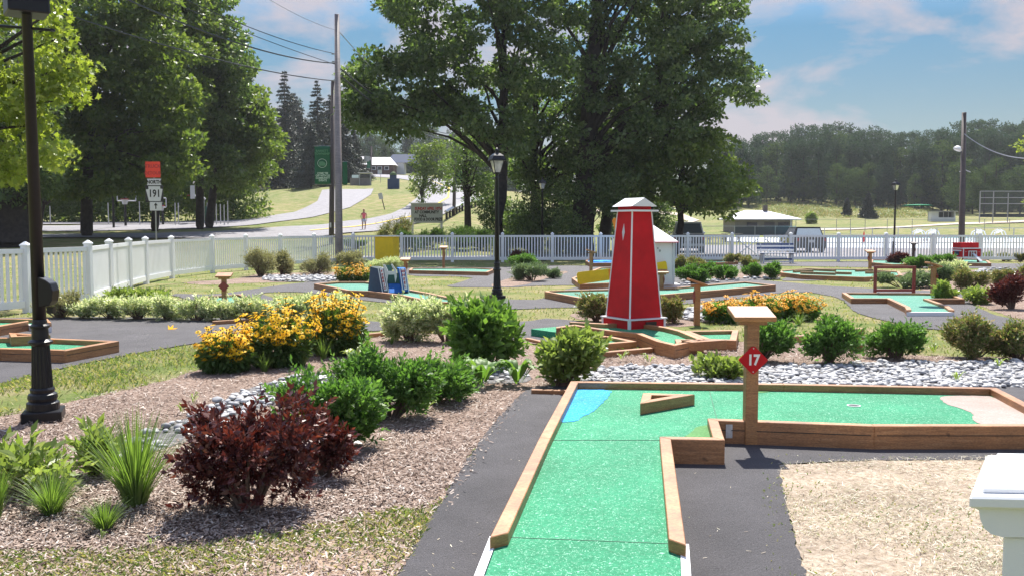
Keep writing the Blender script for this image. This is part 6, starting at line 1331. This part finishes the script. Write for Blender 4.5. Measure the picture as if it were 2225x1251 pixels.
def susan(px, py, wpx, hpx, label, petal='petal', dens=1.0, leafm='L_dark', grp='orange and yellow flower clumps'):
    b_ = G(px, py); dd = b_.y; k = dd / 2000; w_ = wpx * k / 2; h = hpx * k * .88; t = empty('flower_clump', b_, label, 'flowers', grp)
    n = int(2600 * dens); u = rdir(n); P = np.stack([u[:, 0] * w_ * .95, u[:, 1] * w_ * .8, h * .42 + u[:, 2] * h * .42], 1) * rng.uniform(.55, 1, (n, 1)); P[:, 2] = np.maximum(P[:, 2], .02); L = max(.075, 3 * k) * rng.uniform(.7, 1.3, n)
    link('foliage', leaf_mesh('foliage', P, u + [0, 0, -.2] + .5 * rdir(n), L, L * .42, .15), leafm, t)
    nf = int(330 * dens); u = rdir(nf * 3); u = u[u[:, 2] > -.25][:nf]; nf = len(u); r = np.where(rng.uniform(size=nf) < .25, rng.uniform(1.05, 1.25, nf), rng.uniform(.7, 1.05, nf))[:, None]; u = u + .12 * np.sin(u * 5 + px)
    P = np.stack([u[:, 0] * w_, u[:, 1] * w_ * .85, h * .55 + u[:, 2] * h * .45], 1) * [1, 1, 1] * r; N_ = u * .6 + [0, -.15, .8] + .5 * rdir(nf); N_ /= np.linalg.norm(N_, axis=1, keepdims=True)
    T = np.cross(N_, rdir(nf)); T /= np.linalg.norm(T, axis=1, keepdims=True); Bn = np.cross(N_, T); PP = []; AA = []; NP = 10
    R_ = max(.034, 2.1 * k)
    for q in range(NP): a = 2 * math.pi * q / NP; dr = T * math.cos(a) + Bn * math.sin(a); PP.append(P + dr * R_ * .18); AA.append(dr - N_ * .22)
    PP = np.concatenate(PP); AA = np.concatenate(AA); AA /= np.linalg.norm(AA, axis=1, keepdims=True)
    # petals lie flat in the flower plane
    NN_ = np.tile(N_, (NP, 1)); S = np.cross(AA, NN_); S /= np.linalg.norm(S, axis=1, keepdims=True); L_ = R_; wd__ = R_ * .42
    V = np.stack([PP, PP + AA * L_ * .5 + S * wd__ / 2, PP + AA * L_, PP + AA * L_ * .5 - S * wd__ / 2], 1); n_ = len(PP); link('petals', fastmesh('petals', V, np.arange(n_ * 4).reshape(n_, 4)), petal, t)['kind'] = 'stuff'
    cv = P[:, None, :] + IV[None, ::1, :] * R_ * .22 + N_[:, None, :] * R_ * .08; Fc = (IF[None] + (np.arange(nf) * len(IV))[:, None, None]).reshape(-1, 3); link('flower_centres', fastmesh('flower_centres', cv, Fc), 'cone', t)['kind'] = 'stuff'
    mb = MB()
    for i in range(0, nf, 3): e = Vector(P[i]); mb.tube([Vector((e.x * .3, e.y * .3, 0)), Vector((e.x * .75, e.y * .75, e.z * .6)), e], .004 + .0006 * dd * .3, 3, False)
    mb.build('stems', 'L_dark', t); return t
def clump(px, py, wpx, hpx, label, n=260, mat='L_grass', bw=.006, grp='ornamental grass tufts', fold=.5):
    b_ = G(px, py); k = b_.y / 2000; w_ = wpx * k / 2; h = hpx * k; t = empty('grass_tuft', b_, label, 'grass tuft', grp); V = []; Fc = []
    for i in range(n):
        a = rng.uniform(0, 2 * math.pi); s = rng.uniform(0, 1) ** .7; L_ = h * rng.uniform(.55, 1.1); rx, ry = math.cos(a), math.sin(a); b0 = np.array([rx * w_ * .18 * s, ry * w_ * .18 * s, 0]); sd_ = np.array([-ry, rx, 0]) * bw * rng.uniform(.7, 1.3) * .5; o = len(V)
        for q in range(5):
            f = q / 4; x = w_ * s * f ** 1.4; z = L_ * (f - fold * s * f ** 3 * .8); p = b0 + np.array([rx * x, ry * x, max(.005, z)]); wq = 1 - f * .9; V += [p - sd_ * wq, p + sd_ * wq]
        Fc += [(o + 2 * q, o + 2 * q + 1, o + 2 * q + 3, o + 2 * q + 2) for q in range(4)]
    mb = link('blades', fastmesh('blades', np.array(V), np.array(Fc)), mat, t); return t
def rosette(px, py, wpx, hpx, label, n=34, mat='L_lime2', lw=.35, name='broad_leaved_plant', grp=None):
    b_ = G(px, py); k = b_.y / 2000; w_ = wpx * k / 2; h = hpx * k; t = empty(name, b_, label, 'plant', grp); V = []; Fc = []
    for i in range(n):
        a = rng.uniform(0, 2 * math.pi); L_ = w_ * rng.uniform(.6, 1.05); st = rng.uniform(.1, .45) * h; rx, ry = math.cos(a), math.sin(a); sd_ = np.array([-ry, rx, 0]); o = len(V); m_ = 5
        for q in range(m_ + 1):
            f = q / m_; x = L_ * (.15 + .85 * f); z = st + h * .75 * math.sin(f * 2.3) * rng.uniform(.85, 1.1) * .7; wq = L_ * lw * math.sin(math.pi * min(.97, f * .92 + .06)) * .5; c = np.array([rx * x, ry * x, max(.02, z)])
            V += [c - sd_ * wq + [0, 0, wq * .35], c, c + sd_ * wq + [0, 0, wq * .35]]
        for q in range(m_): Fc += [(o + 3 * q, o + 3 * q + 1, o + 3 * q + 4, o + 3 * q + 3), (o + 3 * q + 1, o + 3 * q + 2, o + 3 * q + 5, o + 3 * q + 4)]
    link('leaves', fastmesh('leaves', np.array(V), np.array(Fc)), mat, t, smooth=True); return t
# foreground left
shrub(540, 1108, 290, 262, 'red', 'large dark red leaved shrub in the left foreground', dens=.52)
shrub(706, 1035, 115, 125, 'red', 'smaller dark red shrub between the large one and the green shrubs', dens=.72)
clump(295, 1098, 250, 215, 'largest green grass tuft, left of the dark red shrub', 420, bw=.011, fold=.25)
clump(112, 1120, 170, 105, 'low dense green tuft at lower left', 420, bw=.006, fold=.3)
clump(228, 1155, 120, 80, 'small green tuft nearest the bottom edge grass', 260, bw=.006, fold=.3)
clump(-8, 1130, 90, 150, 'green tuft cut off by the left edge', 240, bw=.007, fold=.3)
shrub(60, 1075, 220, 118, 'cone', 'loose broad leaved plants below the first lamp post', 'leafy_plant', 'plant', dens=.85)
shrub(200, 1035, 110, 85, 'cone', 'light green leafy stems just right of the first lamp post base', 'leafy_plant', 'plant', dens=.5)
clump(20, 1020, 110, 70, 'narrow leaves rising at the left edge under the lamp', 120, bw=.012, fold=.6)
shrub(722, 975, 240, 160, 'green', 'glossy green shrub directly behind the dark red one', dens=.95)
shrub(848, 908, 215, 152, 'green', 'glossy green shrub in the middle of the diagonal row', dens=.95)
shrub(942, 876, 150, 98, 'green', 'smallest glossy green shrub at the far end of the diagonal row', dens=.9)
shrub(1062, 795, 165, 130, 'big', 'tall broad leaved green bush next to the pale variegated shrub', dens=1.5)
shrub(1010, 720, 70, 60, 'big', 'upright leafy tips above the broad leaved bush', dens=.9)
shrub(893, 742, 112, 88, 'var', 'pale variegated shrub right of the timber edging', dens=1.5)
shrub(968, 742, 110, 95, 'var', 'pale variegated shrub against the broad leaved bush', dens=1.5)
shrub(1218, 840, 180, 112, 'lime', 'rounded lime green shrub at the corner of hole 17', dens=1.5)
rosette(1048, 840, 120, 62, 'striped hosta left of its twin at the end of the path', 30, grp='hostas')
rosette(1125, 838, 110, 62, 'hosta nearest the lime green shrub', 30, grp='hostas')
rosette(1035, 822, 70, 50, 'small pale green plant behind the hostas', 20, lw=.25)
rosette(770, 800, 80, 50, 'lime leaved seedling above the green shrubs', 16, 'L_lime', .22)
rosette(925, 892, 60, 25, 'tiny pale weed in the mulch under the green shrubs', 10, 'L_lime', .22)
susan(490, 808, 118, 104, 'leftmost clump of yellow black-centred flowers')
susan(605, 795, 150, 142, 'middle, largest clump of yellow black-centred flowers', dens=1.3)
susan(728, 770, 132, 136, 'right rounded clump of yellow black-centred flowers', dens=1.3)
for px, py, w_, h_, lb in ((575, 808, 60, 48, 'small grass tuft in front of the middle yellow flowers'), (658, 796, 50, 45, 'small grass tuft between middle and right yellow flowers'), (703, 782, 55, 62, 'taller grass tuft before the right yellow flowers'), (797, 752, 40, 36, 'small tuft right of the yellow flowers'), (851, 748, 24, 22, 'tiniest tuft in the mulch near the timber edging'), (748, 760, 30, 60, 'thin tuft against the right yellow flowers')):
    clump(px, py, w_, h_, lb, 70, bw=.009, fold=.35)
# hedge at left
for i, (px, py, w_, h_, lb) in enumerate(((185, 692, 80, 40, 'leftmost'), (240, 692, 80, 46, 'second'), (300, 694, 90, 50, 'third'), (362, 695, 85, 50, 'fourth'), (425, 697, 85, 52, 'fifth'), (545, 697, 90, 48, 'seventh'), (486, 697, 70, 42, 'sixth'))):
    shrub(px, py, w_, h_, 'var', lb + ' from the left of the pale variegated hedge plants along the path', grp='pale variegated hedge plants', dens=.8)
shrub(325, 668, 100, 36, 'lime', 'yellowish low plants before the angled fence'); shrub(265, 660, 70, 30, 'lime', 'leafy plants under the fence corner')
shrub(640, 692, 90, 52, 'var', 'variegated shrub behind the middle yellow flowers'); shrub(740, 690, 70, 50, 'var', 'variegated shrub behind the right yellow flowers')
shrub(128, 690, 100, 62, 'bare', 'sparse twiggy bush against the fence behind the first lamp post'); 
shrub(566, 600, 82, 56, 'bare', 'left twiggy bush of the pair before the fence', dens=1.6); shrub(612, 597, 52, 50, 'bare', 'right twiggy bush of the pair before the fence', dens=1.6)
shrub(686, 600, 62, 48, 'bare', 'thin twiggy bush standing alone by the white stones', dens=.9); shrub(762, 583, 60, 36, 'bare', 'pale bush behind the grey pole', dens=1.6)
shrub(842, 584, 80, 24, 'var', 'pale bush in front of the yellow cabinet')
susan(768, 613, 80, 44, 'orange flower clump behind the left end of the blue obstacle hole', 'petalo', .9)
shrub(1140, 584, 72, 32, 'green', 'dark green domed bush by the fence near the second lamp', dens=1.3); shrub(1122, 572, 40, 26, 'red', 'reddish bush behind the dark green dome')
shrub(1158, 611, 80, 36, 'sage', 'low sage green plant in the triangular mulch bed'); shrub(1203, 606, 32, 20, 'sage', 'smallest sage green plant in the triangular mulch bed')
shrub(1297, 698, 72, 58, 'tip', 'brown tipped shrub left of the red tower', dens=1.2); shrub(1465, 702, 58, 55, 'tip', 'brown tipped shrub right of the red tower', dens=1.2)
susan(1572, 700, 85, 56, 'left end of the long orange flower row', 'petalo', 1.0, 'L_green'); susan(1650, 697, 95, 62, 'middle of the long orange flower row', 'petalo', 1.0, 'L_green'); susan(1732, 694, 95, 60, 'right end of the long orange flower row', 'petalo', 1.0, 'L_green')
clump(1735, 706, 60, 45, 'arching grass tuft at the end of the orange flowers', 60, bw=.014, fold=.9)
for px, py, w_, h_, kd, lb in ((1478, 590, 30, 32, 'tip', 'small bush right beside the white windmill'), (1510, 586, 45, 26, 'tip', 'pinkish bush behind the green domes'), (1500, 615, 66, 34, 'green', 'left green dome before the long hole'), (1540, 605, 40, 32, 'green', 'green dome between two larger ones'), (1575, 608, 52, 34, 'green', 'right green dome before the long hole'), (1592, 575, 34, 22, 'tip', 'tiny bush left of the bench'), (1628, 582, 34, 26, 'tip', 'small bush under the left end of the bench'), (1636, 604, 46, 32, 'green', 'green dome below the bench'), (1673, 607, 44, 34, 'green', 'round bush with bare stem right of the green dome'),
    (1956, 578, 46, 28, 'red', 'dark red bush at the foot of the right lamp post'), (2000, 583, 56, 28, 'green', 'green bush right of the dark red one'), (2046, 580, 52, 30, 'green', 'green bush left of the toy barn'), (1960, 625, 110, 34, 'sage', 'sage green plants behind the goal frame'), (2050, 626, 60, 48, 'sage', 'leafy plants right of the goal frame'), (2075, 605, 60, 36, 'var', 'white variegated plant left of the dark bush'), (2108, 630, 68, 52, 'tip', 'dark bushy shrub near the far right stones'), (2060, 655, 50, 40, 'lime', 'lime green leafy plant behind the slim score post'), (2120, 660, 80, 28, 'lime', 'low green ground plant at the edge of the far bed'), (2200, 672, 95, 80, 'red', 'dark red shrub at the right edge'), (2180, 620, 60, 34, 'tip', 'mixed bush above the dark red shrub'), (2235, 625, 60, 50, 'tip', 'bush cut off by the right edge above the dark red shrub'),
    (2146, 566, 26, 14, 'lime', 'tiny yellowish plant beside the toy barn'), (2180, 568, 32, 18, 'tip', 'small bush along the fence right of the barn'), (2217, 569, 30, 18, 'tip', 'small bush at the right end of the fence')):
    shrub(px, py, w_, h_, kd, lb, dens=1.2)
shrub(1652, 785, 120, 88, 'green', 'green shrub directly behind post 17', dens=.9); shrub(1800, 790, 130, 102, 'green', 'full green shrub in the bed behind the river stones, left of two', dens=.9); shrub(1945, 780, 118, 92, 'green', 'full green shrub in the bed behind the river stones, right of two', dens=.9)
shrub(2118, 778, 108, 92, 'tip', 'pink tipped shrub right of the green pair', dens=1.2); shrub(2212, 782, 85, 84, 'tip', 'pink tipped shrub at the right edge of the bed', dens=1.2)
shrub(1572, 826, 100, 44, 'lime', 'low lime plant by the stones left of post 17', dens=.8)
for px, py in ((1960, 775), (2030, 770), (2170, 800), (1410, 790), (1350, 785), (2080, 830)): rosette(px, py, 44, 26, 'small weed growing in the mulch behind hole 17', 9, 'L_lime', .2, 'weed', 'small weeds')
for px, py in ((420, 880), (395, 900), (310, 960), (640, 880), (560, 1180), (220, 1180), (330, 1190), (880, 1130)): rosette(px, py, 36, 30, 'small weed in the left mulch bed', 7, 'L_lime', .2, 'weed', 'small weeds')
# bushes beyond the fence
shrub(862, 505, 85, 62, 'tip', 'reddish bush beyond the fence, left of the message board', d=54, dens=1.6); shrub(1022, 505, 105, 40, 'dark', 'dark spreading bush beyond the fence right of the message board', d=54, dens=1.6)
shrub(775, 512, 60, 18, 'dark', 'low dark bush right behind the grey pole', d=52, dens=1.4)
for i, px in enumerate(range(880, 1320, 55)): shrub(px, 540, 64, 42, 'dark', ('first', 'second', 'third', 'fourth', 'fifth', 'sixth', 'seventh', 'eighth')[i] + ' from left of the dark hedge plants seen through the pickets', 'hedge_plant', 'hedge', 'dark hedge behind the pickets', 1.2, 51 + (i % 2))
shrub(1762, 478, 26, 22, 'lime', 'single lime green bush on the open slope', d=150, dens=1.5)
# rows of small planting on the slope
n = 760; V = img_sample(10, 0, 1, 600, 700); P3 = []
for i in range(n):
    px = rng.uniform(1640, 2010); py = rng.uniform(440, 474); h_ = H(px, py); P3.append((h_.x, h_.y, h_.z + .1))
P3 = np.repeat(np.array(P3), 26, 0) + rng.normal(size=(n * 26, 3)) * [.55, .3, .13]
o = link('slope_heather', leaf_mesh('slope_heather', P3, rdir(len(P3)) + [0, 0, .6], .28, .12), 'L_tip'); tag(o, 'rows of low brownish plants on the open slope behind the pavilion', 'ground cover', kind='stuff')
# a dry leaf and stray bits on the asphalt
g_ = G(370, 716); o = link('fallen_leaf', leaf_mesh('fallen_leaf', np.array([[0, 0, .02]]), np.array([[1., .2, .1]]), .22, .12, .1, True), 'petalo', None, g_); tag(o, 'curled dry leaf lying on the left asphalt path', 'leaf')

# ================================================================ air
m = bpy.data.materials.new('haze'); m.use_nodes = True; nt = m.node_tree; nt.nodes.clear(); o_ = nt.nodes.new('ShaderNodeOutputMaterial'); v_ = nt.nodes.new('ShaderNodeVolumePrincipled')
v_.inputs['Color'].default_value = (0.92, 0.95, 1.0, 1); v_.inputs['Density'].default_value = 0.00022; v_.inputs['Anisotropy'].default_value = 0.3; nt.links.new(v_.outputs[0], o_.inputs['Volume'])
me = MB().box((0, 225, 27), (760, 520, 62)); hz = me.build('haze', m); tag(hz, kind='stuff'); hz['label'] = 'thin pale summer haze in the air'; hz['category'] = 'haze'
try: sc.cycles.volume_max_steps = 64; sc.cycles.volume_step_rate = 5
except Exception: pass
